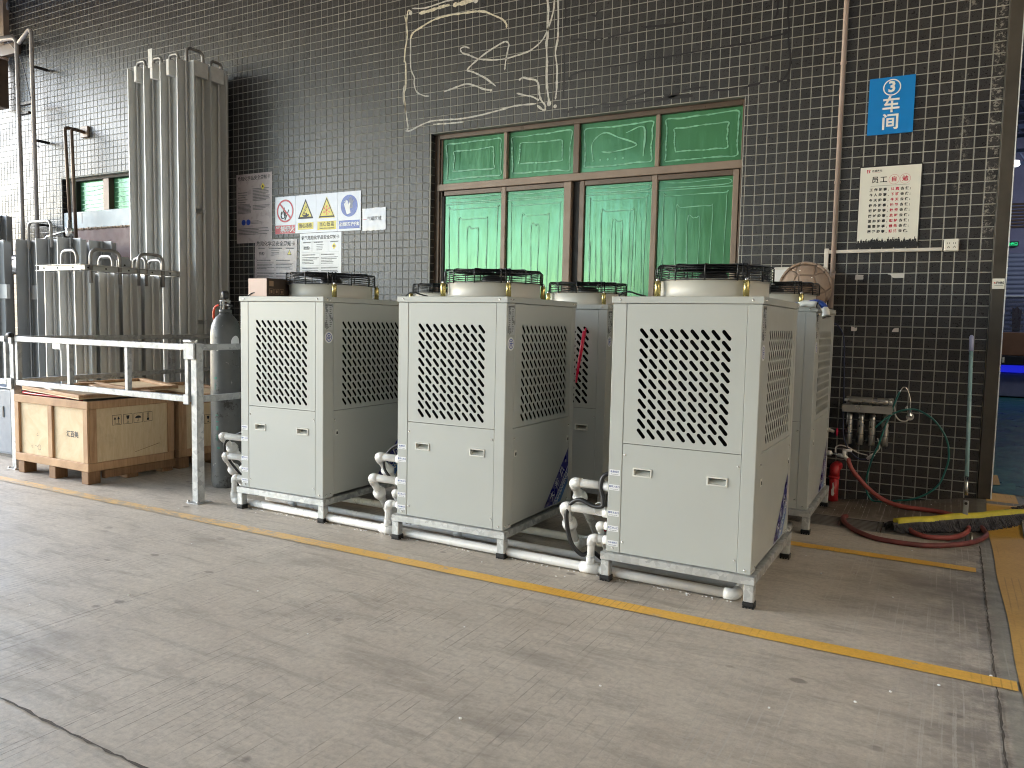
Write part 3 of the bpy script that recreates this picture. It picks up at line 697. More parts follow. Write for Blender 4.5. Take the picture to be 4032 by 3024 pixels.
# far left window with sheet and maroon panel over its lower half
t = thing('aluminium_window', 'small bronze window with two bright green panes behind vertical pipes', 'window', (0, WY+.06, 0))
x0, x1, z0, z1 = OP[1]
mb = MB(); mb.cbox(x0, x0+.22, 0, .1, z0, z1-.04, .004); mb.cbox(x0, x1, 0, .1, z1-.04, z1, .004); mb.build('outer_frame', 'bronze_dk', t)
MB().cbox(-9.60, -9.49, -.01, .1, z0, z1-.041, .004).build('mullion', 'bronze', t)
MB().cbox(-9.66, -9.602, .02, .1, z0, z1-.041, .004).build('mullion', 'bronze_lt', t)
MB().cbox(-8.36, -8.30, 0, .1, z0, z1-.041, .004).build('mullion', 'bronze', t)
for xa, xb in ((x0+.221, -9.661), (-9.489, -8.361)):
    p = MB().add([(xa, .06, z0), (xb, .058, z0), (xb, .058, z1-.041), (xa, .06, z1-.041)], [(0, 1, 2, 3)]).build('pane', 'film', t)
    s = MB(); rs = random.Random(int(-xa*10))
    for i in range(7):
        z = 2.62+i*.06; ribbon([(xa+.03, z), (xa+(xb-xa)*.5, z+(rs.random()-.5)*.03), (xb-.03, z+(rs.random()-.5)*.03)], .010, .052, s, .6, i)
    s.build('film_streaks', 'streak', p)
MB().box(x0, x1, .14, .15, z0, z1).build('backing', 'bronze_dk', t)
t = thing('wall_sheet', 'pale rust-streaked metal sheet fixed below the small left window', 'metal sheet', (0, WY-.05, 0))
MB().cbox(-10.30, -8.25, 0, .045, 2.40, 2.615, .003).build('sheet', 'fascia', t)
MB().add([(-9.92, -.001, 2.60), (-9.90, -.001, 2.60), (-9.905, -.001, 2.46), (-9.915, -.001, 2.46)], [(0, 1, 2, 3)]).build('rust_run', 'maroon', t)
t = thing('wall_panel', 'maroon board with foam-sealed top edge under the pale sheet', 'panel', (0, WY-.04, 0))
MB().cbox(-10.10, -8.25, 0, .035, .6, 2.385, .003).build('board', 'maroon', t)
mb = MB(); rs = random.Random(5)
for i in range(60):
    x = -10.05+i*.03; r = .010+rs.random()*.012
    bm = bmesh.new(); bmesh.ops.create_icosphere(bm, subdivisions=1, radius=r); mb.add([(v.co.x+x, v.co.y-.002, v.co.z+2.39+rs.random()*.01) for v in bm.verts], [tuple(v.index for v in f.verts) for f in bm.faces], True); bm.free()
stuff(mb.build('foam_seal', 'foam', t))

# ------------------------------------------------------------------ door edge, canopy, workshop
t = thing('door_jamb', 'brown grey clad door jamb at the right end of the tiled wall', 'door jamb', (0, WY-.012, 0))
MB().cbox(.2575, .336, 0, .26, .125, 6.1, .003).build('cladding', 'clad', t)
MB().box(.337, .344, .002, .25, .126, 6.1).build('edge_strip', 'white', t)  # white colour stands in for light catching this edge from inside
s = thing('small_sign', 'small pale plate with slanted lettering on the brown door jamb', 'sign', (0, WY-.018, 0))
MB().cbox(.262, .334, 0, .0055, 1.582, 1.652, .001).build('plate', 'poster', s)
text('lettering', 'FHBS', .024, 'ink', s, (.306, -.0012, 1.622), off=.0006, sx=.85); text('lettering', 'K', .018, 'ink_red', s, (.276, -.0012, 1.622), off=.0005)
MB().box(.275, .325, -.0012, -.0004, 1.603, 1.605).build('underline', 'ink', s)

struct(MB().box(-13.2, 5.6, -12.95, 6.54, 6.1, 6.3).build('canopy_roof', 'roofwhite'))
struct(MB().box(-13.45, -13.21, -12.95, 6.54, 5.35, 6.3).build('fascia_sky_block', 'roofwhite'))  # unseen drop edge, added to keep sky reflections off the upper left tiles
mb = MB()
for x in (-12.6, -8, -3, 2): mb.box(x, x+.2, -12.9, 6.28, 5.8, 6.09)
struct(mb.build('canopy_beams', 'truss'))
struct(MB().box(.26, 30, 6.32, 40, 5.2, 5.4).build('workshop_ceiling', 'ceil'))
struct(MB().box(-9, 60, -13.3, -13, 0, 13).build('unseen_sky_block', 'wall_in'))  # unseen wall behind the camera, sized to shut out sky light
struct(MB().poly([(.26, 6.86, .125), (30, 6.86, .125), (30, 40, .125), (.26, 40, .125)]).build('epoxy_floor', 'epoxy'))
struct(MB().poly([(.345, 6.56, .129), (30, 6.56, .129), (30, 6.86, .129), (.345, 6.86, .129)]).build('epoxy_floor', 'epoxy'))
struct(MB().box(4.2, 9.25, 6.3, 6.54, .0, 6.1).build('far_right_wall', 'cream'))
struct(MB().box(9.3, 9.6, -12.9, 6.54, 0, 10).build('warm_bounce_wall', 'cream'))  # unseen wall added as a warm reflector for the right-hand chiller sides
struct(MB().box(.05, .25, 6.545, 20, .0, 5.4).build('workshop_side_wall', 'wall_in'))
struct(MB().box(8, 8.2, 6.56, 20, .0, 5.4).build('workshop_side_wall', 'wall_in'))
struct(MB().box(.25, 8, 18.3, 18.5, .12, 5.4).build('workshop_back_wall', 'lilacwall'))
t = thing('roller_shutter', 'pale blue grey roller shutter at the back of the workshop', 'shutter', (0, 18.1, 0))
slat = MB(); slat.lathe([(.045, 0), (.045, 5)], seg=10, a0=pi, a1=2*pi)
sm = slat.mesh('slat', 'shutter')
for k in range(31): obj('slat', sm, t, (.5, .1, .17+k*.088), (0, pi/2, 0))
t = thing('exit_sign', 'lit green emergency exit sign above the roller shutter', 'exit sign', (1.02, 18.2, 3.03))
MB().cbox(-.13, .13, -.03, .03, -.05, .05, .005).build('housing', 'black', t); text('lettering', '安全出口', .058, 'exit', t, (0, -.032, 0), off=.002)
MB().poly([(-.11, -.031, -.037), (.11, -.031, -.037), (.11, -.031, -.033), (-.11, -.031, -.033)]).build('lit_edge', 'exit', t)
t = thing('ceiling_louvre', 'brown louvred panel high on the workshop back wall', 'louvre', (.5, 18.2, 3.35))
lv = MB().cbox(0, 2, 0, .03, 0, .035, .004).mesh('slat', 'bronze')
for k in range(8): obj('slat', lv, t, (0, 0, k*.062))
for i in range(9):
    t = thing('roof_truss', ['blue grey steel roof truss, %s' % w for w in ('nearest the doorway', 'second from the doorway', 'third from the doorway', 'fourth from the doorway', 'fifth from the doorway', 'sixth from the doorway', 'third from the shutter', 'second from the shutter', 'nearest the shutter')][i], 'roof truss', (0, 7.6+i*1.15, 4.3), 0, 'roof trusses in the workshop')
    mb = MB(); mb.box(.3, 8, 0, .06, 0, .06); mb.box(.3, 8, 0, .06, .65, .72); mb.build('chord', 'truss', t)
    mb = MB()
    for k in range(9): x = .3+k*.8; mb.tube([(x, .03, .03), (x+.4, .03, .68), (x+.8, .03, .03)], .022, 6)
    mb.build('web', 'truss', t)
t = thing('high_bay_lamp', 'lit white lamp hanging under the workshop roof', 'lamp', (.655, 12, 3.47))
MB().lathe([(.0, .02), (.05, .02), (.06, -.03), (.04, -.05), (0, -.05)], seg=16).build('bulb', 'lamp', t); MB().tube([(0, 0, .02), (0, 0, .95)], .006, 6).build('cord', 'black', t)
for p, e in (((2.6, 15.6, 3.4), 16),):
    l = bpy.data.lights.new('interior_fill', 'POINT'); l.energy = e; l.color = (.80, .86, 1.0); l.shadow_soft_size = .25; o = bpy.data.objects.new('interior_fill', l); COL.objects.link(o); o.location = p  # unseen point light added to brighten the interior, apart from the hanging lamp
t = thing('workbench', 'black bench with glowing blue strip under its top', 'bench', (.62, 16.6, .125))
MB().cbox(0, 2.4, 0, .8, .60, .76, .01).build('top', 'darkdesk', t); MB().cbox(.0, 2.4, .03, .07, .46, .59, .008).build('light_strip', 'blueled', t)
MB().cbox(0.03, 2.36, .1, .7, .02, .45, .01).build('body', 'lilacwall', t); MB().cbox(.30, .34, -.012, 0, .63, .74, .003).build('handle', 'chrome', t)
t = thing('display_case', 'glass display case with brown base on the black bench', 'display case', (.80, 16.8, .886))
MB().cbox(0, 1.6, 0, .5, 0, .42, .01).build('base', 'bench', t); MB().cbox(.02, 1.58, .02, .48, .425, 1.04, .005).build('glass_box', 'glass', t)
MB().cbox(0, .035, 0, .03, .425, 1.06, .004).build('edge_post', 'white', t); MB().cbox(.0, 1.6, 0, .5, 1.065, 1.085, .004).build('top', 'white', t)
t = thing('headstock', 'dark brown guitar headstock inside the glass case', 'headstock', (1.12, 16.95, 1.32))
MB().prism([(-.06, 0), (.06, 0), (.07, .42), (.04, .40), (0, .46), (-.04, .42), (-.08, .44)], 0, .03).build('head', 'guitar', t)
pg = MB().lathe([(0, -.02), (.016, -.02), (.016, .02), (0, .02)], seg=8).mesh('peg', 'chrome')
for s_ in (-1, 1):
    for k in range(3): obj('peg', pg, t, (s_*.085, .01, .1+k*.12))

# ------------------------------------------------------------------ water chillers
CW, CD, CH = .713, .906, 1.4207
LIDZ, BASEZ, FRZ = 1.388, .149, .110
SPL = .701
def slot_panel(w, h, x0, z0, nx, nz, px_, pz, name, slotlen=.0590, r=.0090, ang=-49.5):
    """sheet in the xz plane with nx*nz slanted slots; (x0,z0) is the centre of the lower left slot"""
    mb = MB(); a = radians(ang); cx, cz = px_/2, pz/2; hl = slotlen/2-r; K = 5
    sl = []
    for s_ in (0, 1):
        for k in range(K+1):
            t = a-pi/2+pi*k/K+(pi if s_ else 0); sg = -1 if s_ else 1
            sl.append((cx+sg*hl*cos(a)+r*cos(t), cz+sg*hl*sin(a)+r*sin(t)))
    outer = [(0, 0), (px_, 0), (px_, pz), (0, pz)]
    tris = tessellate_polygon([[Vector((*p, 0)) for p in outer], [Vector((*p, 0)) for p in sl]])
    cellp = outer+sl; nsl = len(sl)
    for i in range(nx):
        for j in range(nz):
            ox = x0-cx+i*px_; oz = z0-cz+j*pz
            vs = [(x+ox, 0, z+oz) for x, z in cellp]
            fs = []
            for t in tris:
                p = [cellp[q] for q in t]; ar = (p[1][0]-p[0][0])*(p[2][1]-p[0][1])-(p[2][0]-p[0][0])*(p[1][1]-p[0][1])
                if abs(ar) < 1e-12: continue
                fs.append(tuple(t) if ar > 0 else tuple(t)[::-1])
            mb.add(vs, fs)
            vs = [(x+ox, 0, z+oz) for x, z in sl]+[(x+ox, .002, z+oz) for x, z in sl]
            mb.add(vs, [(k, k+nsl, (k+1) % nsl+nsl, (k+1) % nsl) for k in range(nsl)])
    X0, X1, Z0, Z1 = x0-cx, x0-cx+nx*px_, z0-cz, z0-cz+nz*pz
    for a_, b_, c_, d_ in ((0, w, 0, Z0), (0, w, Z1, h), (0, X0, Z0, Z1), (X1, w, Z0, Z1)):
        mb.add([(a_, 0, c_), (b_, 0, c_), (b_, 0, d_), (a_, 0, d_)], [(0, 1, 2, 3)])
    mb.add([(0, 0, 0), (w, 0, 0), (w, 0, h), (0, 0, h), (0, .014, 0), (w, .014, 0), (w, .014, h), (0, .014, h)], [(0, 4, 5, 1), (1, 5, 6, 2), (2, 6, 7, 3), (3, 7, 4, 0)])
    return mb.mesh(name, 'panel')
def holed(w, h, holes, th=.012):
    X = sorted({0, w, *[v for q_ in holes for v in q_[:2]]}); Z = sorted({0, h, *[v for q_ in holes for v in q_[2:]]}); mb = MB()
    for a_, b_ in zip(X[:-1], X[1:]):
        for c_, d_ in zip(Z[:-1], Z[1:]):
            if any(q_[0] <= (a_+b_)/2 <= q_[1] and q_[2] <= (c_+d_)/2 <= q_[3] for q_ in holes): continue
            mb.add([(a_, 0, c_), (b_, 0, c_), (b_, 0, d_), (a_, 0, d_)], [(0, 1, 2, 3)])
    mb.add([(0, 0, 0), (w, 0, 0), (w, 0, h), (0, 0, h), (0, th, 0), (w, th, 0), (w, th, h), (0, th, h)], [(0, 4, 5, 1), (1, 5, 6, 2), (2, 6, 7, 3), (3, 7, 4, 0)])
    return mb
screw_me = MB().lathe([(.0065, 0), (.006, -.0025), (.0035, -.0045), (0, -.005)], seg=10, T=Matrix.Rotation(pi/2, 4, 'X') @ Matrix.Scale(-1, 4, (0, 0, 1)) @ Matrix.Scale(-1, 4, (0, 0, 1))).mesh('screw', 'screw')
def fix_screw():
    mb = MB(); prof = [(.0065, 0), (.006, .0025), (.0035, .0042), (0, .005)]; n = 10
    vs = [(r*cos(2*pi*k/n), -z, r*sin(2*pi*k/n)) for r, z in prof for k in range(n)]
    fs = [(i*n+k, i*n+(k+1) % n, (i+1)*n+(k+1) % n, (i+1)*n+k) for i in range(3) for k in range(n)]
    mb.add(vs, fs, True); return mb.mesh('screw', 'screw')
screw_me = fix_screw()
def inset_handle(w, h, name='handle'):
    """moulded pull: raised rounded rim with a deep slanted pocket"""
    mb = MB(); r = .006; pr = .005
    def rr(w_, h_, r_, y):
        out = []
        for sx_, sz_, a0 in ((1, 1, 0), (-1, 1, pi/2), (-1, -1, pi), (1, -1, 3*pi/2)):
            for k in range(4):
                t = a0+pi/2*k/3; out.append((sx_*(w_/2-r_)+r_*cos(t), y, sz_*(h_/2-r_)+r_*sin(t)))
        return out
    L = [rr(w, h, r, 0), rr(w, h, r, -pr*.6), rr(w-.004, h-.004, r*.8, -pr), rr(w-.014, h-.014, r*.5, -pr), rr(w-.018, h-.018, r*.4, -.001), rr(w-.020, h-.020, r*.4, .016)]
    # pocket floor rises towards the bottom edge
    L[5] = [(x, .055 if z > 0 else .010, z) for x, y, z in L[5]]
    n = 16; vs = [p for l in L for p in l]
    mb.add(vs, [(i*n+k, (i+1)*n+k, (i+1)*n+(k+1) % n, i*n+(k+1) % n) for i in range(5) for k in range(n)])
    mb.add(L[5], [tuple(range(n))[::-1]]); return mb
def make_chiller():
    t = thing('chiller', 'x', 'chiller')
    # --- galvanised stand with four legs and rubber feet
    fr = MB(); e = .022
    for y0 in (-e, CD+e-.032): fr.cbox(-e, CW+e, y0, y0+.032, FRZ, BASEZ-.001, .002)
    for x0 in (-e, CW+e-.032): fr.cbox(x0, x0+.032, -e+.0325, CD+e-.0325, FRZ, BASEZ-.001, .002)
    fr.box(.01, CW-.01, .01, CD-.01, FRZ+.02, FRZ+.026)
    fr.build('base_frame', 'galv', t)
    for lx in (-.020, CW+.020-.046):
        for ly in (-.019, CD+.019-.046):
            leg = MB().cbox(0, .046, 0, .046, .022, FRZ-.0005, .004).build('leg', 'galv', t, (lx, ly, 0))
            ft = MB().cbox(-.004, .050, -.004, .050, .008, .030, .004)
            for k in range(4): ft.box(-.002+k*.014, .007+k*.014, -.002, .048, 0, .0085)
            ft.build('rubber_foot', 'black', leg)
    # --- cabinet
    MB().box(.04, CW-.04, .04, CD-.04, BASEZ+.01, LIDZ-.01).build('condenser_coil', 'coil', t)
    P = .0015; g = .0015
    for x0, x1, y0, y1 in ((0, .071, 0, .098), (.648, CW, 0, .098), (0, .071, CD-.056, CD), (.648, CW, CD-.056, CD)):
        MB().cbox(x0, x1, y0, y1, BASEZ, LIDZ-.001, .003).build('corner_post', 'panel', t)
    # front
    up = slot_panel(.577-2*g, LIDZ-SPL-2*g-.001, .162-.071-g, .757-SPL-g, 9, 11, .0495, .0487, 'upper_panel')
    obj('upper_panel', up, t, (.071+g, P, SPL+g))
    lz = BASEZ+.002; hx0 = .071+g
    lp = holed(.577-2*g, SPL-g-lz, [(hx-hx0-.044, hx-hx0+.044, .565-lz-.018, .565-lz+.018) for hx in (.177, .542)]).build('lower_panel', 'panel', t, (hx0, P, lz))
    hm = inset_handle(.098, .045).mesh('handle', 'handle')
    for hx in (.177, .542): obj('handle', hm, lp, (hx-hx0, -.0004, .565-lz))
    # back face (seen only from beside): same parts
    obj('upper_panel', up, t, (.648-g, CD-P, SPL+g), (0, 0, pi))
    MB().cbox(.071+g, .648-g, CD-P-.012, CD-P, BASEZ+.002, SPL-g, .0012).build('lower_panel', 'panel', t)
    # sides
    us = slot_panel(.752-2*g, LIDZ-SPL-2*g-.001, .203-.098-g, .753-SPL-g, 12, 11, .0507, .0493, 'side_grille')
    obj('side_grille', us, t, (CW-P, .098+g, SPL+g), (0, 0, pi/2)); obj('side_grille', us, t, (P, .850-g, SPL+g), (0, 0, -pi/2))
    sp = MB().cbox(CW-P-.012, CW-P, .098+g, .850-g, BASEZ+.012, SPL-g, .0012).build('side_panel', 'panel', t)
    MB().cbox(P, P+.012, .098+g, .850-g, BASEZ+.012, SPL-g, .0012).build('side_panel', 'panel', t)
    lt = MB().cbox(-.012, .012, -.004, 0, -.019, .019, .002); lt.box(-.006, .006, -.0045, -.0041, -.012, .006)
    ltm = lt.mesh('latch', 'handle'); ltk = MB().cbox(-.006, .006, -.0058, -.0042, -.012, .006, .001).mesh('key_slot', 'coil')
    for ly in (.128, .826):
        k = obj('latch', ltm, sp, (CW-P, ly, .560), (0, 0, pi/2))
        obj('key_slot', ltk, sp, (CW-P, ly, .560), (0, 0, pi/2))
    # lid
    MB().cbox(-.007, CW+.007, -.007, CD+.007, LIDZ, CH, .0025).build('lid', 'panel', t)
    for p, r in [((.040, -.007, 1.404), 0), ((.672, -.007, 1.404), 0), ((CW+.007, .03, 1.404), 1), ((CW+.007, .058, 1.404), 1), ((CW+.007, .855, 1.404), 1), ((CW+.007, .885, 1.404), 1),
                 ((.083, P, .644), 0), ((.635, P, .644), 0), ((.084, P, .206), 0), ((.635, P, .205), 0), ((.035, 0, .169), 0), ((.684, 0, .168), 0),
                 ((CW-P, .112, .643), 1), ((CW-P, .838, .643), 1), ((CW, .03, .168), 1), ((CW, .07, .168), 1), ((CW-P, .838, .172), 1)]:
        obj('screw', screw_me, t, p, (0, 0, pi/2 if r else 0))
    # --- stickers on the left front post
    for z, a, b_ in ((.551, '电源线口', 'Power line port'), (.476, '循环入水口', 'circulating water inlet'), (.345, '循环水出口', 'circulating water outlet'), (.268, '自来水入口', 'Tap water inlet'), (.193, '污水/溢水口', 'Sewage/overflow')):
        s = MB().cbox(-.028, .028, -.0009, 0, -.0145, .0145, .0003).build('port_sticker', 'white', t, (.034, -.0001, z))
        text('lettering', a, .0115 if len(a) < 6 else .0095, 'ink_blue', s, (0, -.0012, .0035), off=.0002)
        text('lettering', b_, .0062 if len(b_) < 17 else .0046, 'ink', s, (0, -.0012, -.0085), off=.0001)
    # --- nameplate and round badge on the right-hand post
    s = MB().cbox(0, .0009, -.037, .037, -.082, .082, .0003).build('nameplate', 'plate', t, (CW+.0001, .050, 1.298))
    text('lettering', '风冷式冷水机', .0098, 'ink', s, (.0012, 0, .069), (pi/2, 0, pi/2), off=.0006)
    sm_ = MB(); rs = random.Random(3)
    for k in range(11):
        z = .052-k*.0115
        for a, b_ in ((-.031, .020), (.006, .022)):
            w = b_*(.6+.4*rs.random()); sm_.add([(.0012, a, z), (.0012, a+w, z), (.0012, a+w, z+.0045), (.0012, a, z+.0045)], [(0, 1, 2, 3)])
    stuff(sm_.build('small_print', 'ink_grey', s))
    R90 = Matrix.Rotation(pi/2, 4, 'Z')
    bd = MB(); d = disc(0, 0, .037, -.0009, 28); bd.add(d.v, d.f); bd.add([(x, 0, z) for x, y, z in d.v]+d.v, [(k, (k+1) % 28, 28+(k+1) % 28, 28+k) for k in range(28)])
    s = obj('badge', bd.mesh('badge', 'white'), t, (CW+.0001, .050, 1.168), (0, 0, pi/2))
    lg = MB(); d = disc(0, 0, .0268, -.0013, 28, .0225); lg.add(d.v, d.f)
    for x0, x1, z0, z1 in ((-.0105, .0125, -.0005, .0030), (-.0085, -.0055, -.011, -.0005), (.0005, .0035, -.012, -.0005), (-.0055, .0060, -.0055, -.0030), (-.007, .007, .0075, .0105), (-.0015, .0015, .003, .0075)):
        x0, x1, z0, z1 = x0*1.45, x1*1.45, z0*1.45, z1*1.45; lg.add([(x0, -.0013, z0), (x1, -.0013, z0), (x1, -.0013, z1), (x0, -.0013, z1)], [(0, 1, 2, 3)])
    lg.build('emblem', 'bluep', s)
    # --- slanting company decal on the lower side panel, in (y, z)
    X = CW-P+.0009
    def yz(pts, x): return [(x, a, b_) for a, b_ in pts]
    MB().poly(yz([(.509, .172), (.634, .172), (.848, .385), (.848, .501)], X)).build('decal', 'navy', t)
    MB().poly(yz([(.642, .172), (.745, .172), (.848, .277), (.848, .377)], X)).build('decal', 'decalblue', t)
    MB().poly(yz([(.634, .172), (.642, .172), (.848, .377), (.848, .385)], X+.0002)).build('decal_line', 'decalwhite', t)
    ang = atan2(.213, .214); ux, uz = cos(ang), sin(ang)
    def dtext(body, size, y, z, off, sx=1.):
        # text lying in the x = const plane, baseline climbing at ang
        o = text('decal_lettering', body, size, 'decalwhite', t, (X+.0006, y, z), (0, 0, 0), off=off, sx=sx)
        o.rotation_euler = (Matrix.Rotation(pi/2, 4, 'Z') @ Matrix.Rotation(pi/2, 4, 'X') @ Matrix.Rotation(ang, 4, 'Z')).to_euler()
    dtext('大', .058, .625, .226, .0016); dtext('瀚', .058, .694, .294, .0012); dtext('风', .058, .760, .359, .0016); dtext('®', .026, .812, .418, .0003)
    dtext('DAHANFENG', .046, .757, .251, .0014, .86)
    # --- fan: cowl, guard, spacers, motor
    cx, cy, R = .356, .480, .280
    MB().lathe([(R+.012, CH), (R+.004, CH+.012), (R, CH+.02), (R, 1.505), (R+.008, 1.513), (R+.003, 1.517), (R-.006, 1.513), (R-.008, CH+.001)], cx, cy, 56).build('fan_cowl', 'cowl', t)
    MB().lathe([(R-.009, CH+.002), (0, CH+.002)], cx, cy, 40).build('cowl_floor', 'coil', t)
    gd = MB(); wr = .0022
    def ring(r, z, w=wr): gd.tube([(cx+r*cos(2*pi*k/44), cy+r*sin(2*pi*k/44), z) for k in range(44)], w, 4, closed=True)
    for z in (1.512, 1.523, 1.536, 1.549, 1.562, 1.574): ring(R+.014, z)
    for k in range(13): ring(R+.004-k*.019, 1.583+.003*(k > 0))
    gd.build('fan_guard', 'blackmetal', t)
    gd = MB()
    for k in range(12):
        a = 2*pi*k/12+.13; c_, s_ = cos(a), sin(a)
        pts = [(cx+r*c_, cy+r*s_, z) for r, z in ((.03, 1.590), (.15, 1.591), (R-.004, 1.589), (R+.012, 1.586), (R+.019, 1.578), (R+.019, 1.507))]
        gd.tube(pts, .0038, 5)
    for sx_, sy_ in ((-1, -1), (1, -1), (1, 1), (-1, 1)):
        q = .22; a = atan2(sy_, sx_)
        for da in (-.035, .035):
            r0 = .311; pts = [(cx+rr*cos(a+dd), cy+rr*sin(a+dd), z) for rr, dd, z in ((r0, 0, 1.512), (R+.02, da, 1.516), (R+.018, da, 1.588), (.10, da*2, 1.592))]
            gd.tube(pts, .0045, 5)
    gd.build('guard_ribs', 'blackmetal', t)
    for sx_, sy_ in ((-1, -1), (1, -1), (1, 1), (-1, 1)):
        MB().lathe([(0, CH), (.0155, CH), (.0155, 1.506), (.013, 1.508), (0, 1.508)], cx+sx_*.222, cy+sy_*.222, 18).build('spacer', 'brass', t)
        MB().lathe([(0, 1.508), (.010, 1.508), (.010, 1.516), (.006, 1.523), (0, 1.524)], cx+sx_*.222, cy+sy_*.222, 10).build('spacer_bolt', 'screw', t)
    MB().lathe([(0, 1.425), (.075, 1.425), (.075, 1.545), (.062, 1.560), (0, 1.565)], cx, cy, 28).build('fan_motor', 'blackmetal', t)
    for k in range(5):
        a0 = 2*pi*k/5+.4; vs = []
        for i in range(6):
            r = .075+i*.036
            for j in range(4):
                a = a0+(j/3-.5)*.85+.25*(i/5); vs.append((cx+r*cos(a), cy+r*sin(a), 1.478+.035*(j/3-.5)*(1.2-i*.1)))
        MB().add(vs, [(i*4+j, i*4+j+1, (i+1)*4+j+1, (i+1)*4+j) for i in range(5) for j in range(3)], True).build('fan_blade', 'blackmetal', t)
    # looped motor lead on the lid
    MB().tube(smooth([(-.004, .07, 1.424), (.018, .075, 1.440), (.050, .08, 1.447), (.085, .09, 1.436), (.125, .11, 1.425)], 5), .0042, 6).build('motor_lead', 'black', t)
    return t
ch = make_chiller()
spots = [(-4.0843, 3.6457, .0194, 'leftmost chiller of the front row, beside the gas cylinder'), (-2.7606, 3.6189, .0112, 'middle chiller of the front row'),
         (-1.4301, 3.5933, -.0058, 'nearest chiller at the right end of the front row'), (-1.4086, 5.098, .0047, 'chiller of the back row with blue gloves lying on its lid'),
         (-2.732, 4.965, .005, 'middle chiller of the back row with a red bar on its front'), (-4.03, 5.02, .01, 'hidden back-row chiller, only its fan guard showing left of the middle fan')]
CHS = []
for i, (x, y, a, lb) in enumerate(spots):
    o = ch if i == 0 else copy_tree(ch)
    o.location = (x, y, 0); o.rotation_euler = (0, 0, a); tag(o, lb, 'chiller', 'grey air-cooled water chillers'); CHS.append(o)
def cl(i, x, y, z):
    X, Y, a, _ = spots[i]; return (X+x*cos(a)-y*sin(a), Y+x*sin(a)+y*cos(a), z)

# ------------------------------------------------------------------ white plastic pipework
def elbow(mb, p, d0, d1, r):
    """socket elbow at p joining directions d0 and d1 (unit vectors pointing away)"""
    p = Vector(p); d0 = Vector(d0).normalized(); d1 = Vector(d1).normalized(); L = r*2.1
    mb.tube(bend([p+d0*L, p, p+d1*L], L*.95, 6), r*1.17, 14)
def pipe_set(i, kx1, kx2, lab):
    t = thing('water_pipe_set', lab, 'pipes', (0, 0, 0), 0, 'white water pipes beside the chillers')
    def c(x, y, z): return Vector(cl(i, x, y, z))
    def run(name, pts, r, sock=True):
        mb = MB(); P = [c(*p) for p in pts]; mb.tube(bend(P, r*1.6, 5), r, 14); o = mb.build(name, 'pvc', t)
        return P
    for (ex, z, ey, r) in ((kx1, .462, .44, .0225), (kx2, .328, .25, .0230)):
        P = run('pipe', [(.005, .067, z), (ex, .067, z), (ex+.0, ey, .075)], r)
        d = (P[2]-P[1]).normalized()
        mb = MB(); elbow(mb, P[1], (P[0]-P[1]), d, r); mb.build('elbow', 'pvc', t)
        mb = MB(); mb.tube([c(-.045, .067, z), c(.001, .067, z)], r*1.22, 14); mb.build('socket', 'pvc', t)
        # union nut: stepped collar
        q = P[1]+d*.105; mb = MB(); mb.tube([q, q+d*.016, q+d*.018, q+d*.046, q+d*.048, q+d*.066], r, 14, radii=[r*1.25, r*1.25, r*1.75, r*1.75, r*1.35, r*1.35]); mb.build('union', 'pvc', t)
        mb = MB(); elbow(mb, P[2], P[1]-P[2], (.25, 1, .15), r); mb.build('elbow', 'pvc', t)
        mb = MB(); mb.tube([P[2], P[2]+Vector((.07, .26, .03))], r*.98, 12); mb.build('pipe', 'pvc', t)
    P = run('pipe', [(.005, .067, .258), (-.072, .067, .258), (-.055, .19, .05)], .0165); mb = MB(); elbow(mb, P[1], P[0]-P[1], P[2]-P[1], .0165); mb.build('elbow', 'pvc', t)
    MB().tube([c(-.035, .067, .258), c(.001, .067, .258)], .021, 12).build('socket', 'pvc', t)
    x = -.105 if i else -.125
    P = run('pipe', [(.005, .055, .189), (x, .055, .189), (x, .052, .035)], .0190); mb = MB(); elbow(mb, P[1], P[0]-P[1], P[2]-P[1], .0190); mb.build('elbow', 'pvc', t)
    MB().tube([c(-.035, .055, .189), c(.001, .055, .189)], .0235, 12).build('socket', 'pvc', t)
    MB().tube([P[2]+Vector((0, 0, .012)), P[2]+Vector((0, 0, .055))], .0235, 12).build('socket', 'pvc', t)
    return t
pipe_set(0, -.262, -.232, 'white pipes and elbows left of the leftmost front chiller')
pipe_set(1, -.194, -.242, 'white pipes and elbows left of the middle front chiller')
pipe_set(2, -.222, -.272, 'white pipes and elbows left of the nearest front chiller')
t = thing('drain_pipe', 'long white plastic pipe on the floor under the fronts of the chillers', 'pipe')
yA, yB, yC = 3.705, 3.672, 3.645
MB().tube([(-4.21, yA, .030), (-2.86, yB, .030), (-1.535, yC, .030), (-.80, yC-.005, .030), ], .0235, 14).build('pipe', 'pvc', t)
mb = MB(); elbow(mb, (-.795, yC-.005, .030), (-1, 0, 0), (0, 1, 0), .0235); mb.build('elbow', 'pvc', t)
MB().tube([(-.795, yC, .030), (-.80, 5.15, .030)], .0232, 14).build('pipe', 'pvc', t)
mb = MB(); elbow(mb, (-4.21, yA-.005, .030), (1, 0, 0), (0, 0, 1), .0235); mb.build('elbow', 'pvc', t)
for x, y in ((-2.866, yB), (-1.535, yC)): MB().tube([(x-.05, y, .030), (x+.05, y-.001, .030)], .0290, 14).build('tee', 'pvc', t)
t = thing('supply_pipe', 'thinner white pipe on the floor behind the front floor pipe', 'pipe')
MB().tube([(-4.10, 3.885, .024), (-2.86, 3.86, .024), (-.78, 3.80, .024)], .0195, 12).build('pipe', 'pvc', t)
MB().tube([(-3.86, 3.881, .024), (-3.80, 3.88, .024)], .025, 12).build('coupling', 'pvc', t)
MB().tube([(-2.50, 3.851, .024), (-2.44, 3.85, .024)], .025, 12).build('coupling', 'pvc', t)
t = thing('return_pipe', 'white pipe running under the chillers between the two rows', 'pipe')
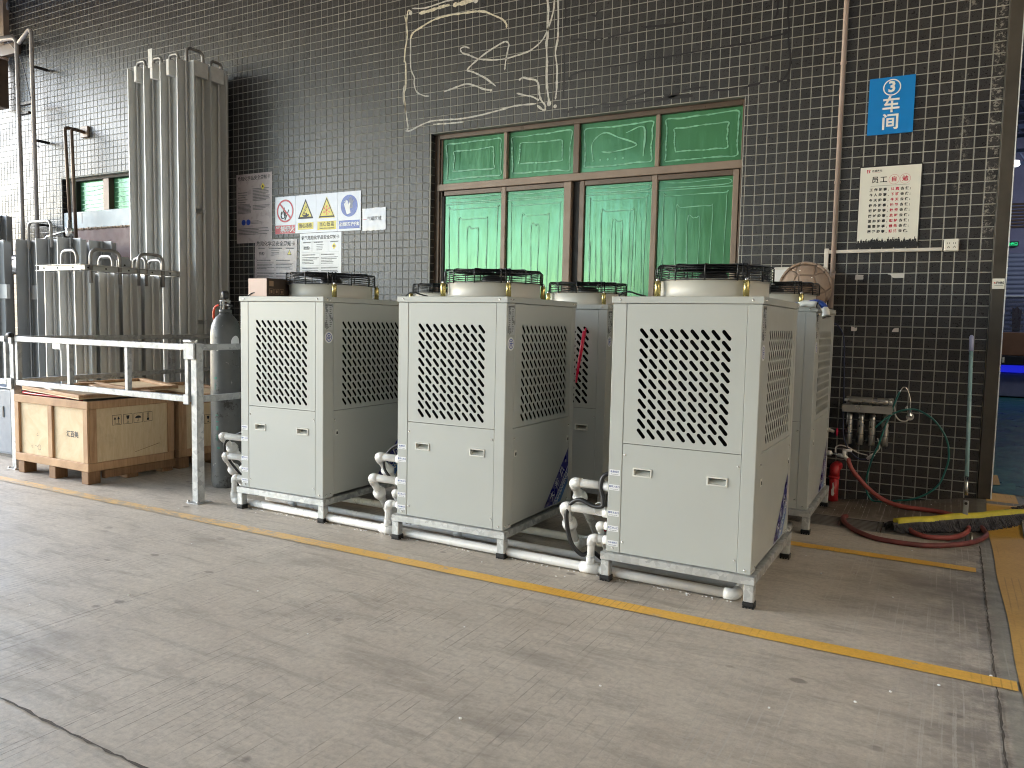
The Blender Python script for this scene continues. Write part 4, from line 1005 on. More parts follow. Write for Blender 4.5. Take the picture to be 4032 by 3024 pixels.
MB().tube([(-4.4, 4.15, .035), (-.75, 4.08, .035)], .024, 12).build('pipe', 'pvc', t)
t = thing('valve', 'red-handled valve on the white pipes left of the nearest chiller', 'valve', (-1.60, 4.02, .09))
MB().tube([(-.05, 0, -.03), (.05, 0, -.02)], .028, 12).build('body', 'pvc', t); MB().tube([(0, 0, 0), (0, 0, .04)], .010, 8).build('stem', 'pvc', t)
mb = MB(); mb.cbox(-.03, .03, -.009, .009, .04, .062, .004); mb.cbox(-.009, .009, -.03, .03, .04, .062, .004); mb.build('knob', 'redpipe', t)
# black corrugated power cables down the left sides
for i, pts, lb in ((0, [(-.005, .10, .545), (-.10, .12, .50), (-.20, .10, .45), (-.225, .06, .40), (-.20, .07, .31), (-.14, .10, .22), (-.06, .16, .10), (-.03, .22, .05)], 'black cable behind the pipes of the leftmost front chiller'),
                   (1, [(.0, .12, .545), (-.06, .13, .545), (-.13, .12, .51), (-.165, .10, .45), (-.155, .08, .39), (-.10, .08, .33), (-.06, .09, .29), (-.05, .14, .15), (-.04, .2, .04)], 'black cable looping behind the pipes of the middle front chiller'),
                   (2, [(.0, .06, .540), (-.045, .05, .515), (-.057, .045, .46), (-.04, .04, .40), (-.045, .04, .362), (-.10, .045, .358), (-.17, .05, .378), (-.225, .055, .35), (-.247, .05, .29), (-.235, .05, .20), (-.21, .055, .13), (-.16, .07, .085), (-.12, .10, .10), (-.08, .14, .06)], 'thick black cable tied to the pipes of the nearest chiller')):
    tag(MB().tube(smooth([cl(i, *p) for p in pts], 6), .0115 if i == 2 else .0085, 8).build('power_cable', 'black'), lb, 'cable', 'black power cables')
t = thing('cable_tie', 'white plastic tie holding the black cable of the nearest chiller', 'cable tie', cl(2, -.06, .055, .345))
MB().tube([(.03*cos(a), -.012, .034*sin(a)) for a in lsp(0, 2*pi, 16)[:-1]], .0022, 5, closed=True).build('loop', 'white', t)

# ------------------------------------------------------------------ finned tube vaporisers
def fin_tube(h, fl, seg=10, diag=.46, tip=.006):
    """extruded star section: round core, four long flanged fins and four shorter ones"""
    mb = MB(); mb.lathe([(.0, 0), (.021, 0), (.021, h), (0, h)], seg=seg)
    for k in range(8):
        a = pi/4*k; L = fl if k % 2 == 0 else fl*diag; T = Matrix.Rotation(a, 4, 'Z')
        mb.box(.018, L, -.0022, .0022, .01, h, T); mb.box(L-.001, L+.003, -tip, tip, .0095, h+.0005, T)
    return mb
def uloop(mb, p, q, z, h, r=.0165):
    p = Vector((*p, z)); q = Vector((*q, z)); up = Vector((0, 0, h)); mb.tube(bend([p-Vector((0, 0, .12)), p+up, q+up, q-Vector((0, 0, .12))], min(h, (q-p).length)*.42, 6), r, 9)
# tall one by the wall
HT = 4.0
t = thing('vaporizer', 'tall bank of silver finned tubes standing against the wall', 'vaporizer', (-8.13, 5.62, 0), 0, 'finned tube vaporizers')
xs4 = [.12, .39, .66, .93]; ys3 = [.105, .315, .525]
tm = fin_tube(HT-.14, .118).mesh('fin_tube', 'alu')
for x in xs4:
    for y in ys3: obj('fin_tube', tm, t, (x, y, .12))
for a, b_ in (((.12, .105), (.255, .105)), ((.39, .105), (.525, .105)), ((.66, .105), (.80, .105)), ((.93, .105), (.93, .315)), ((.93, .42), (.93, .56)), ((.12, .4), (.39, .4)), ((.39, .53), (.66, .53))):
    mb = MB(); uloop(mb, a, b_, HT-.02, .10 if a != (.93, .105) else .15, .0165); mb.build('return_bend', 'loop', t)
for x in (.255, .525, .79):
    tall = x == .525
    MB().cbox(x-.042, x+.002, -.008, .09, HT-.17, HT-.005+(.18 if tall else 0)*0, .003).build('clip', 'whitemetal', t)
    if tall: MB().cbox(x-.062, x+.008, -.014, -.006, HT-.06, HT+.14, .002).build('lifting_plate', 'whitemetal', t)
for y in (.21, .42): MB().cbox(1.00, 1.035, y-.085, y+.085, HT-.17, HT-.01, .003).build('clip', 'whitemetal', t)
for z in (.10, 1.2, 2.4): MB().cbox(0, 1.05, .20, .24, z, z+.05, .003).build('tie_bar', 'galv', t)
for x in (.03, .98):
    for y in (.02, .54): MB().cbox(x, x+.05, y, y+.05, 0, .13, .003).build('leg', 'galv', t)
# short one in a channel frame, in front of it
HS = 1.70
t = thing('vaporizer', 'waist-high vaporizer block with bolted channel rim and looped tube ends', 'vaporizer', (-7.80, 4.43, 0), 0, 'finned tube vaporizers')
tm = fin_tube(HS-.13, .098).mesh('fin_tube', 'alu')
for x in (.12, .36, .60):
    for y in (.12, .365, .61, .855):
        obj('fin_tube', tm, t, (x, y, .12))
mb = MB(); W_, D_ = .73, 1.08
def channel(m, a, b_, n):       # C channel between a and b_, open towards n
    (x0, y0), (x1, y1) = a, b_; th = .005
    if x0 == x1:
        s_ = n; m.box(min(x0, x0+s_*th), max(x0, x0+s_*th), y0, y1, HS-.005, HS+.05)
        for z in (HS-.005, HS+.045): m.box(min(x0, x0-s_*.04), max(x0, x0-s_*.04), y0, y1, z, z+th)
    else:
        s_ = n; m.box(x0, x1, min(y0, y0+s_*th), max(y0, y0+s_*th), HS-.005, HS+.05)
        for z in (HS-.005, HS+.045): m.box(x0, x1, min(y0, y0-s_*.04), max(y0, y0-s_*.04), z, z+th)
channel(mb, (0, 0.04), (W_, 0.04), 1); mb.build('rim_channel', 'alu', t)
mb = MB(); channel(mb, (W_-.04, 0.04), (W_-.04, D_), -1); mb.build('rim_channel', 'alu', t)
mb = MB(); channel(mb, (0.0, D_), (W_, D_), 1); mb.build('rim_channel', 'alu', t)
bolt = MB().lathe([(0, -.008), (.009, -.008), (.009, 0), (0, 0)], seg=6).mesh('bolt', 'bronze_dk')
for x in (.08, .30, .55): obj('bolt', bolt, t, (x, .036, HS+.022), (pi/2, 0, 0))
for y in (.10, .28, .52, .78, .99): obj('bolt', bolt, t, (W_-.036, y, HS+.022), (0, pi/2, 0))
for a, b_, h in (((.28, .10), (.52, .10), .19), ((.10, .60), (.34, .60), .17), ((.70, .12), (.70, .42), .20), ((.22, .52), (.44, .52), .17), ((.48, .72), (.68, .72), .16), ((.70, .62), (.70, .90), .20), ((.40, .95), (.62, .95), .16)):
    mb = MB(); uloop(mb, a, b_, HS, h); mb.build('return_bend', 'loop', t)
lug = MB().prism([(0, 0), (.16, 0), (.16, .12), (.12, .16), (.04, .16), (0, .12)], 0, .008, Matrix.Translation((.655, .42, HS-.005)) @ Matrix.Rotation(pi/2, 4, 'Z')); o = lug.build('lifting_lug', 'alu_dark', t); recalc(o.data)
obj('bolt', bolt, t, (.66, .50, HS+.075), (0, pi/2, 0))
MB().cbox(.26, .39, -.005, .03, .94, 1.005, .003).build('tie_block', 'whitemetal', t)
for x in (.0, .66):
    for y in (.02, 1.0): MB().cbox(x, x+.05, y, y+.05, 0, .13, .003).build('leg', 'galv', t)
mb = MB(); mb.cbox(0, W_, .48, .52, .13, .17, .003); mb.build('tie_bar', 'galv', t)
# older grey ones at the far left
for k, (x, y, h, n, lb) in enumerate(((-9.95, 5.35, 2.18, 3, 'grey finned vaporizer with wide loops left of the bolted block'), (-10.55, 5.05, 2.16, 2, 'grey finned vaporizer cut by the left photo edge'), (-11.9, 5.45, 2.62, 2, 'taller dark finned vaporizer behind the others at far left'))):
    t = thing('vaporizer', lb, 'vaporizer', (x, y, 0), 0, 'finned tube vaporizers'); tm = fin_tube(h-.12, .17 if k < 2 else .14).mesh('fin_tube', 'alu_dark')
    for i in range(n):
        for j in range(2 if k != 1 else 1): obj('fin_tube', tm, t, (.18+i*.42, .15+j*.38, .1))
    if k < 2:
        mb = MB(); uloop(mb, (.0 if k else .24, .10), (.36 if k else .70, .10), h, .19, .018); mb.build('return_bend', 'loop', t)
    MB().cbox(0, .42*n, .13, .17, 1.45, 1.62, .003).build('tie_bar', 'alu', t); MB().cbox(0, .42*n, .13, .17, .08, .13, .003).build('tie_bar', 'alu', t)
    for xx in (0, .42*n-.05): MB().cbox(xx, xx+.05, .1, .15, 0, .12, .003).build('leg', 'galv', t)
t = thing('pressure_vessel', 'pale horizontal vessel behind the far left fin banks', 'vessel', (-11.4, 5.9, 1.92))
MB().tube([(0, 0, 0), (.06, 0, 0), (1.4, 0, 0), (1.46, 0, 0)], .13, 20, radii=[.02, .13, .13, .02]).build('shell', 'ss', t); MB().tube([(.2, 0, -.12), (.2, 0, -1.92)], .03, 8).build('leg', 'galv', t); MB().tube([(1.2, 0, -.12), (1.2, 0, -1.92)], .03, 8).build('leg', 'galv', t)

# ------------------------------------------------------------------ pipes on the left wall
def pipe_thing(lb, paths, r, mat='pipegrey', brk=(), cat='pipe', extra=None):
    t = thing('wall_pipe', lb, cat, (0, 0, 0), 0, 'steel pipes on the left wall')
    for p in paths: MB().tube(bend(p, .09, 5), r, 9).build('pipe', mat, t)
    for b_ in brk: MB().cbox(*b_, .004).build('bracket', 'bronze_dk', t)
    return t
pipe_thing('left thin steel pipe dropping from the bracketed run at top left', [[(-12.4, 6.02, 5.03), (-11.03, 6.1, 4.93), (-11.0, 6.1, 2.2), (-10.7, 6.1, 2.18)]], .026, brk=[(-11.03, -10.72, 6.10, 6.15, 4.05, 4.09), (-11.03, -10.80, 6.10, 6.15, 3.93, 3.96)])
pipe_thing('right thin steel pipe beside it with an elbow at its top', [[(-10.98, 6.1, 4.86), (-10.69, 6.1, 5.02), (-10.66, 6.1, 2.2)]], .026, brk=[(-10.68, -10.64, 6.12, 6.29, 4.50, 4.53), (-10.68, -10.64, 6.12, 6.29, 3.55, 3.58), (-10.68, -10.64, 6.12, 6.29, 2.45, 2.48)])
pipe_thing('upper run of two steel pipes along the top left beam', [[(-12.6, 6.15, 5.10), (-11.2, 6.15, 5.0)], [(-12.6, 6.18, 4.98), (-11.1, 6.2, 4.94)]], .022)
t = thing('short_wall_pipe', 'pair of thin pipes crossing the small window and bending into the wall', 'pipe', (0, 0, 0))
MB().tube(bend([(-9.90, 6.1, 2.0), (-10.0, 6.1, 3.67), (-9.99, 6.29, 3.66)], .05, 5), .021, 8).build('pipe', 'bronze', t)
MB().tube(bend([(-9.72, 6.05, 2.0), (-9.86, 6.1, 3.64), (-9.85, 6.29, 3.62)], .05, 5), .021, 8).build('pipe', 'bronze', t)
MB().cbox(-9.93, -9.78, 6.26, 6.292, 3.56, 3.70, .004).build('wall_plate', 'bronze_lt', t)
t = thing('valve', 'steel valve on a horizontal pipe above the left vaporizers', 'valve', (-9.05, 5.55, 2.24))
MB().lathe([(.0, -.12), (.025, -.12), (.025, -.05), (.045, -.045), (.045, .045), (.025, .05), (.025, .14), (0, .14)], seg=16).build('body', 'ss', t); MB().tube([(-.05, 0, .02), (-.62, .1, -.02), (-.70, .1, -.06)], .014, 8).build('pipe', 'ss', t)
t = thing('steel_beam', 'brown steel beam on posts at the top left corner', 'beam')
MB().cbox(-12.8, -11.18, 6.16, 6.24, 4.78, 4.93, .004).build('beam', 'bronze', t)
MB().cbox(-11.62, -11.46, 6.17, 6.25, 4.935, 6.08, .004).build('post', 'bronze_lt', t); MB().cbox(-11.70, -11.50, 6.10, 6.24, 4.10, 4.775, .004).build('post', 'bronze', t)
MB().cbox(-11.85, -11.68, 6.05, 6.16, 4.56, 4.74, .006).build('junction_box', 'peach', t); MB().cbox(-11.80, -11.48, 6.02, 6.24, 4.745, 4.775, .003).build('shelf_plate', 'peach', t)
tag(MB().tube(smooth([(-11.3, 6.12, 4.95), (-11.05, 6.15, 4.7), (-10.93, 6.2, 4.2), (-10.88, 6.2, 3.8), (-10.90, 6.2, 3.6), (-10.74, 6.2, 3.5)], 6), .006, 5).build('loose_wire', 'navyhose'), 'thin dark wire hanging loose between the two left pipes', 'wire')
mb = MB(); rs = random.Random(8)
for k in range(26):
    x, y, z = -11.95+rs.random()*.75, 6.0+rs.random()*.2, 5.42+rs.random()*.35; a = Vector((rs.random()-.5, rs.random()-.5, -rs.random())).normalized()*.12
    if -11.65 < x < -11.42: continue
    mb.tube([(x, y, z), (x+a.x*.5, y+a.y*.3, z+a.z*.4), (x+a.x, y, z+a.z)], .012+.01*rs.random(), 5)
tag(stuff(mb.build('insulation_shreds', 'fringe')), 'ragged grey insulation shreds hanging at the top left corner', 'insulation')

# ------------------------------------------------------------------ railing
t = thing('railing', 'silver steel gate railing in front of the crate and vaporizers', 'railing')
def bar(name, x0, x1, y0, y1, z0, z1, m='rail'): return MB().cbox(x0, x1, y0, y1, z0, z1, .003).build(name, m, t)
bar('top_rail', -6.585, -4.50, 3.56, 3.60, 1.05, 1.093); bar('bottom_rail', -6.585, -4.50, 3.56, 3.60, .695, .738)
for x in (-6.585, -5.885, -5.185, -4.535): bar('upright', x, x+.036, 3.562, 3.598, .7385, 1.0495)
for x, y in ((-6.675, 3.565), (-4.475, 3.565)):
    p = bar('post', x, x+.058, y, y+.058, .006, 1.10); MB().cbox(x-.03, x+.09, y-.03, y+.09, 0, .006, .001).build('base_plate', 'rail', p)
    for k in (0, 1):
        MB().lathe([(0, .006), (.009, .006), (.009, .016), (0, .016)], seg=6).build('bolt', 'screw', p, (x-.018+.094*k, y-.015, 0))
bar('hinge_plate', -4.525, -4.42, 3.545, 3.559, .99, 1.10, 'rail'); bar('hinge_plate', -4.535, -4.48, 3.547, 3.559, .68, .75, 'rail')
bar('hinge_plate', -6.65, -6.60, 3.545, 3.559, 1.03, 1.12, 'rail'); bar('hinge_plate', -6.69, -6.62, 3.545, 3.559, .66, .75, 'rail')
MB().tube([(-4.52, 3.55, 1.112), (-4.40, 3.55, 1.115)], .011, 8).build('latch_bar', 'ss', t)
MB().tube([(-6.66, 3.55, 1.10), (-6.60, 3.55, 1.10)], .020, 8).build('clamp', 'bronze_dk', t)
for z in (1.05, .695):
    mb = MB(); a, b_ = Vector((-6.70, 3.625, z)), Vector((-7.03, 5.95, z)); d = (b_-a).normalized(); T = Matrix.Translation(a) @ d.to_track_quat('Y', 'Z').to_matrix().to_4x4()
    mb.cbox(-.02, .02, 0, (b_-a).length, 0, .043, .003, T); mb.build('side_rail', 'rail', t)
    bar('side_rail', -4.47, -4.43, 3.624, 6.2, z, z+.043)
for y in (4.75, 6.1): bar('post', -4.475, -4.425, y, y+.05, 0, 1.049)
x = -7.02
MB().cbox(-7.0, -6.95, 5.3, 5.35, 0, 1.048, .003).build('post', 'rail', t)
t = thing('railing', 'end of a second silver gate leaf with red-marked corner at the left edge', 'railing')
bar('top_rail', -7.9, -6.715, 3.55, 3.59, 1.045, 1.09); bar('bottom_rail', -7.9, -6.70, 3.55, 3.59, .695, .738); bar('upright', -6.735, -6.70, 3.552, 3.588, .7385, 1.0445)
MB().cbox(-6.86, -6.80, 3.547, 3.5495, 1.055, 1.082, .001).build('red_mark', 'ink_red', t)

# ------------------------------------------------------------------ blue grey cabinet
t = thing('steel_cabinet', 'low blue grey steel cabinet behind the left railing post', 'cabinet', (-8.1, 3.80, 0))
MB().cbox(0, .99, .012, .5, .03, .615, .006).build('body', 'cabinet', t); MB().cbox(-.005, .995, -.002, .5, .616, .63, .004).build('top', 'cabinet', t)
for x in (.005, .500): MB().cbox(x, x+.485, 0, .011, .05, .60, .003).build('door', 'cabinet', t)
for x in (.39, .86): MB().cbox(x, x+.022, -.006, -.0005, .36, .46, .003).build('handle', 'black', t)
MB().box(.02, .97, .03, .48, 0, .029).build('plinth', 'black', t)

# ------------------------------------------------------------------ wooden crates
def icon_frame(s_, name, x, z, w, h, y, kind):
    mb = MB(); b_ = .003
    for a in ((x, x+w, z, z+b_), (x, x+w, z+h-b_, z+h), (x, x+b_, z, z+h), (x+w-b_, x+w, z, z+h)): mb.add([(a[0], y, a[2]), (a[1], y, a[2]), (a[1], y, a[3]), (a[0], y, a[3])], [(0, 1, 2, 3)])
    cx = x+w/2
    def P(pts): mb.add([(px_, y, pz) for px_, pz in pts], [tuple(range(len(pts)))])
    if kind == 'up':
        for dx in (-.018, .012): P([(cx+dx, z+.014), (cx+dx+.004, z+.014), (cx+dx+.004, z+.045), (cx+dx, z+.045)]); P([(cx+dx-.009, z+.043), (cx+dx+.013, z+.043), (cx+dx+.002, z+.066)])
        P([(x+.016, z+.008), (x+w-.016, z+.008), (x+w-.016, z+.011), (x+.016, z+.011)])
    elif kind == 'glass':
        P([(cx-.014, z+.066), (cx-.010, z+.042), (cx, z+.036), (cx+.010, z+.042), (cx+.014, z+.066)]); P([(cx-.002, z+.014), (cx+.002, z+.014), (cx+.002, z+.038), (cx-.002, z+.038)]); P([(cx-.012, z+.010), (cx+.012, z+.010), (cx+.008, z+.016), (cx-.008, z+.016)])
    elif kind == 'umbrella':
        P([(cx+.027*cos(pi*k/10), z+.036+.020*sin(pi*k/10)) for k in range(11)]); P([(cx-.0015, z+.012), (cx+.0015, z+.012), (cx+.0015, z+.04), (cx-.0015, z+.04)]); P([(cx-.012, z+.012), (cx, z+.009), (cx, z+.013), (cx-.010, z+.016)])
        for k in range(7): P([(x+.022+k*.007, z+.064+(k % 3)*.004), (x+.025+k*.007, z+.064+(k % 3)*.004), (x+.025+k*.007, z+.068+(k % 3)*.004)])
    else:
        for k in range(6): P([(cx-.010+(k % 2)*.003, z+.036+k*.006), (cx+.010, z+.036+k*.006), (cx+.010, z+.039+k*.006), (cx-.010+(k % 2)*.003, z+.039+k*.006)])
        P([(cx-.010, z+.010), (cx+.010, z+.010), (cx+.010, z+.030), (cx-.010, z+.030)])
    return mb.build(name, 'ink', s_)
def crate(lb, x0, y0, w, d, zt, prints):
    t = thing('wooden_crate', lb, 'crate', (x0, y0, 0), 0, 'plywood crates behind the railing'); zb = .10
    pl = MB().cbox(.022, w-.022, .020, .030, zb+.02, zt-.02, .001).build('plywood_panel', 'ply', t)
    ps = MB().cbox(w-.030, w-.020, .022, d-.022, zb+.02, zt-.02, .001).build('plywood_panel', 'ply', t)
    MB().cbox(.020, .030, .032, d-.032, zb+.02, zt-.02, .001).build('plywood_panel', 'ply', t); MB().cbox(.03, w-.03, d-.03, d-.02, zb+.02, zt-.02, .001).build('plywood_panel', 'ply', t)
    def bt(a, m='pine'): return MB().cbox(*a, .003).build('batten', m, t)
    for z0, z1 in ((zb, zb+.062), (zt-.060, zt)): bt((0, w-.0005, 0, .019, z0, z1)); bt((w-.019, w, .0195, d, z0, z1)); bt((0, w, d-.019, d, z0, z1)); bt((0, .019, .0195, d-.02, z0, z1))
    for x in (0, w/2-.03, w-.062): bt((x+.001, x+.058, .001, .0195, zb+.063, zt-.061))
    for y in (.020, d-.062): bt((w-.0195, w-.001, y, y+.056, zb+.063, zt-.061))
    for x in (0.02, w/2-.04, w-.105):
        for y in (.01, d/2-.05, d-.11): MB().cbox(x, x+.085, y, y+.10, 0, zb-.001, .004).build('foot_block', 'pine_dk', t)
    MB().cbox(w-.04, w, .13, d, .035, zb-.002, .003).build('skid', 'pine_dk', t)
    MB().box(.035, w-.035, .035, d-.035, zb+.01, zb+.03).build('floor_board', 'pine_dk', t)
    return t, pl, ps
t, pl, ps = crate('near plywood crate with shipping symbols and an askew lid', -6.515, 3.505, .965, .755, .632, 1)
T_ = text('stencil', '汇百美', .050, 'ink', pl, (.745, .0185, .365), off=.0014); 
mb = MB(); d = disc(.305, .225, .022, .0188, 16, .019); mb.add(d.v, d.f); ribbon([(.25, .235), (.285, .230)], .004, .0188, mb); ribbon([(.20, .235), (.205, .22), (.222, .218)], .004, .0188, mb); ribbon([(.205, .232), (.222, .236)], .003, .0188, mb); ribbon([(.285, .34), (.275, .318), (.30, .322)], .003, .0188, mb)
mb.build('pencil_mark', 'ink_grey', pl)
sd = obj('symbol_row', None, ps, (.965-.0185, 0, 0), (0, 0, pi/2)); bpy.data.objects.remove(sd)
def side_icons(parent, X, items):
    for y, z, k in items:
        o = icon_frame(None, 'shipping_symbol', 0, 0, .078, .078, 0, k); o.parent = parent; o.location = (X, y, z); o.rotation_euler = (0, 0, pi/2)
side_icons(ps, .965-.0188, [(.211, .432, 'up'), (.304, .432, 'glass'), (.393, .433, 'umbrella'), (.480, .435, 'stack')])
mb = MB(); mb.add([(.9465, .40, .20), (.9465, .62, .245), (.9465, .62, .249), (.9465, .40, .203)], [(0, 1, 2, 3)]); mb.build('scratch', 'pine_dk', ps)
t2, pl2, ps2 = crate('second plywood crate behind the gas cylinder', -6.45, 4.300, .90, .78, .60, 1)
side_icons(ps2, .90-.0188, [(.195, .358, 'up'), (.270, .358, 'glass')])
# lids lie loose on the crates
def lid(lb, loc, rz, w, d, tilt=(0, 0)):
    t = thing('wooden_cover', lb, 'wooden cover', loc, rz, 'loose crate covers'); t.rotation_euler = (tilt[0], tilt[1], rz)
    MB().cbox(0, w, 0, d, 0, .009, .001).build('board', 'ply', t)
    for a in ((0, w, 0, .055), (0, w, d-.055, d), (0, .055, .056, d-.056), (w-.055, w, .056, d-.056)): MB().cbox(a[0], a[1], a[2], a[3], .0095, .033, .003).build('batten', 'pine', t)
lid('lid lying askew on the near crate over red cable', (-6.50, 3.56, .664), radians(-4), .86, .62, (0, radians(1.5)))
lid('lid tipped on the back of the near crate', (-6.74, 4.18, .650), radians(-20), .98, .55, (radians(2), 0))
lid('lid lying on the second crate behind the cylinder', (-6.40, 4.42, .625), radians(-3), .92, .6, (0, radians(2)))
MB_ = MB().box(-6.47, -5.60, 3.55, 4.20, .585, .60); tag(MB_.build('crate_contents', 'black'), 'dark wrapped contents filling the near crate below its lid', 'contents')
tag(MB().tube(smooth([(-6.44, 3.62, .60), (-6.44, 3.60, .645), (-6.424, 3.59, .686), (-6.353, 3.58, .71), (-6.244, 3.575, .704), (-6.096, 3.57, .681), (-5.978, 3.57, .655), (-5.90, 3.60, .61)], 6), .0095, 8).build('white_hose', 'pvc'), 'white hose looping out from under the near crate lid', 'hose')
tag(MB().tube(smooth([(-6.50, 3.75, .62), (-6.585, 3.66, .648), (-6.53, 3.59, .640), (-6.343, 3.565, .638), (-6.098, 3.56, .638), (-5.85, 3.56, .640), (-5.78, 3.62, .62)], 6), .0085, 8).build('red_cable', 'red'), 'red cable squeezed out along the near crate rim', 'cable')

# ------------------------------------------------------------------ gas cylinder
t = thing('gas_cylinder', 'scuffed grey gas cylinder with black valve beside the leftmost chiller', 'gas cylinder', (-4.73, 4.08, 0))
MB().lathe([(0, 0), (.095, 0), (.105, .012), (.1095, .04), (.1095, 1.14), (.107, 1.18), (.098, 1.225), (.082, 1.262), (.060, 1.29), (.045, 1.302), (.042, 1.318), (0, 1.318)], seg=40).build('body', 'cyl', t)
MB().lathe([(.030, 1.312), (.046, 1.312), (.046, 1.338), (.030, 1.340)], seg=24).build('neck_ring', 'cyl', t)
mb = MB()
for a in range(4): mb.cbox(-.006, .006, .026, .036, 1.335, 1.405, .002, Matrix.Rotation(a*pi/2+.5, 4, 'Z'))
mb.lathe([(.034, 1.396), (.040, 1.396), (.040, 1.408), (.0, 1.410)], seg=20); mb.build('valve_guard', 'alu_dark', t)
MB().lathe([(0, 1.335), (.016, 1.335), (.018, 1.37), (.012, 1.40), (.008, 1.415), (0, 1.42)], seg=14).build('valve', 'bronze', t)
MB().lathe([(0, 1.418), (.022, 1.418), (.026, 1.428), (.027, 1.46), (.023, 1.474), (0, 1.476)], seg=9).build('knob', 'black', t)
MB().tube([(.015, -.01, 1.372), (.06, -.02, 1.370), (.10, -.03, 1.366)], .011, 8).build('outlet', 'blackmetal', t)
MB().tube([(-.05, -.02, 1.372), (-.02, -.01, 1.372)], .008, 8).build('hose_tail', 'blackmetal', t)
MB().tube(smooth([(-.045, -.02, 1.372), (-.075, -.03, 1.355), (-.092, -.03, 1.31), (-.095, -.02, 1.26), (-.092, .02, 1.2), (-.10, .06, 1.1)], 6), .0085, 8).build('hose', 'orange', t)
def on_cyl(name, poly, mat, r=.1103, flip=1):
    mb = MB(); vs = []; 
    for a, z in poly: vs.append((r*cos(a), r*sin(a), z))
    mb.add(vs, [tuple(range(len(vs)))]); o = mb.build(name, mat, t); recalc(o.data); return o
va = atan2(-4.08, 4.73)       # direction towards the viewer
def patch(name, a0, a1, z0, z1, mat, n=5, round_=False):
    mb = MB()
    for i in range(n):
        b0, b1 = a0+(a1-a0)*i/n, a0+(a1-a0)*(i+1)/n
        h0 = h1 = 1
        if round_: h0 = sin(pi*(i+.15)/(n+.3))**.5; h1 = sin(pi*(i+1.15)/(n+.3))**.5
        zc, hh = (z0+z1)/2, (z1-z0)/2
        mb.add([(.1104*cos(b), .1104*sin(b), zc+s_*hh*h) for b, s_, h in ((b0, -1, h0), (b1, -1, h1), (b1, 1, h1), (b0, 1, h0))], [(0, 1, 2, 3)])
    return mb.build(name, mat, t)
patch('round_label', va+.35, va+1.05, 1.045, 1.145, 'white', 9, True); patch('torn_label', va-.62, va-.48, 1.03, 1.085, 'handle', 3)
for k, (z, w, h) in enumerate(((.82, .20, .03), (.745, .05, .075), (.69, .24, .03), (.55, .22, .012), (.50, .22, .012), (.50, .03, .06), (.44, .16, .05), (.36, .06, .08), (.30, .22, .025))):
    patch('green_stencil', va-.80+.02*k, va-.80+.02*k+w, z, z+h*.6, 'greenink', 3)

# ------------------------------------------------------------------ carton on the leftmost chiller
t = thing('carton', 'small dark brown carton with pale pink end on the leftmost chiller', 'carton', (-4.095, 3.725, 1.4215))
MB().cbox(0, .172, 0, .24, 0, .122, .002).build('box', 'kraft', t)
MB().box(.002, .170, -.0012, -.0002, .002, .120).build('pale_end', 'peach', t)
mb = MB()
for y in (.02, .066, .112):
    for a in ((y, y+.038, .018, .0205), (y, y+.038, .0515, .054), (y, y+.0025, .018, .054), (y+.0355, y+.038, .018, .054), (y+.011, y+.027, .026, .044)): mb.add([(.1728, a[0], a[2]), (.1728, a[1], a[2]), (.1728, a[1], a[3]), (.1728, a[0], a[3])], [(0, 1, 2, 3)])
mb.add([(.1728, .02, .070), (.1728, .058, .070), (.1728, .058, .105), (.1728, .02, .105)], [(0, 1, 2, 3)])
stuff(mb.build('symbols', 'kraftmark', t))

# ------------------------------------------------------------------ signs and notices on the wall
def plate(name, lb, cat, x0, x1, z0, z1, mat, th=.006, y=None, group=None, skew=0):
    y = WY-.0012-th if y is None else y
    t = thing(name, lb, cat, ((x0+x1)/2, y, z0), 0, group)
    w = (x1-x0)/2; h = z1-z0
    vs = [(-w, 0, 0), (w, 0, 0), (w+skew, 0, h), (-w+skew, 0, h)]
    MB().add(vs+[(x, th, z) for x, _, z in vs], [(0, 1, 2, 3), (7, 6, 5, 4), (0, 4, 5, 1), (1, 5, 6, 2), (2, 6, 7, 3), (3, 7, 4, 0)]).build('board', mat, t)
    return t
E_ = -.0006
def q(par, name, x0, x1, z0, z1, mat, y=E_): return rect(x0, x1, z0, z1, y).build(name, mat, par)
# workshop number sign
t = plate('workshop_sign', 'blue sign with a circled white 3 and two white characters', 'sign', -.578, -.282, 2.690, 3.088, 'signblue', .010)
disc(0, .325, .058, E_*1.5, 40, .050).build('number_ring', 'signwhite', t); text('number', '3', .104, 'signwhite', t, (0, E_*2, .326), off=.0035)
text('lettering', '车', .118, 'signwhite', t, (0, E_*2, .198), off=.0028); text('lettering', '间', .118, 'signwhite', t, (0, E_*2, .078), off=.0028)
# motto poster
t = plate('motto_poster', 'cream poster of black and crimson lines with a cheering crowd below', 'poster', -.612, -.206, 1.885, 2.472, 'ink', .008)
q(t, 'face', -.198, .198, .006, .577, 'poster')
y_ = -.0013
text('lettering', '百盛激光', .017, 'ink', t, (-.088, y_, .548), off=.0003); rect(-.118, -.066, .5365, .5375, y_).build('underline', 'ink_red', t)
lg = MB(); lg.add([(-.155, y_, .535), (-.150, y_, .535), (-.150, y_, .560), (-.155, y_, .560)], [(0, 1, 2, 3)]); lg.add([(-.155, y_, .556), (-.128, y_, .556), (-.133, y_, .560), (-.155, y_, .560)], [(0, 1, 2, 3)]); lg.add([(-.146, y_, .536), (-.138, y_, .536), (-.131, y_, .545), (-.138, y_, .545)], [(0, 1, 2, 3)]); lg.add([(-.138, y_, .545), (-.146, y_, .550), (-.138, y_, .555), (-.131, y_, .553)], [(0, 1, 2, 3)]); lg.build('emblem', 'ink_red', t)
for ch_, x, mt in (('员', -.098, 'ink'), ('工', -.042, 'ink'), ('自', .026, 'ink_red'), ('勉', .098, 'ink_red')): text('lettering', ch_, .050 if mt == 'ink' else .040, mt, t, (x, y_, .482), off=.0008)
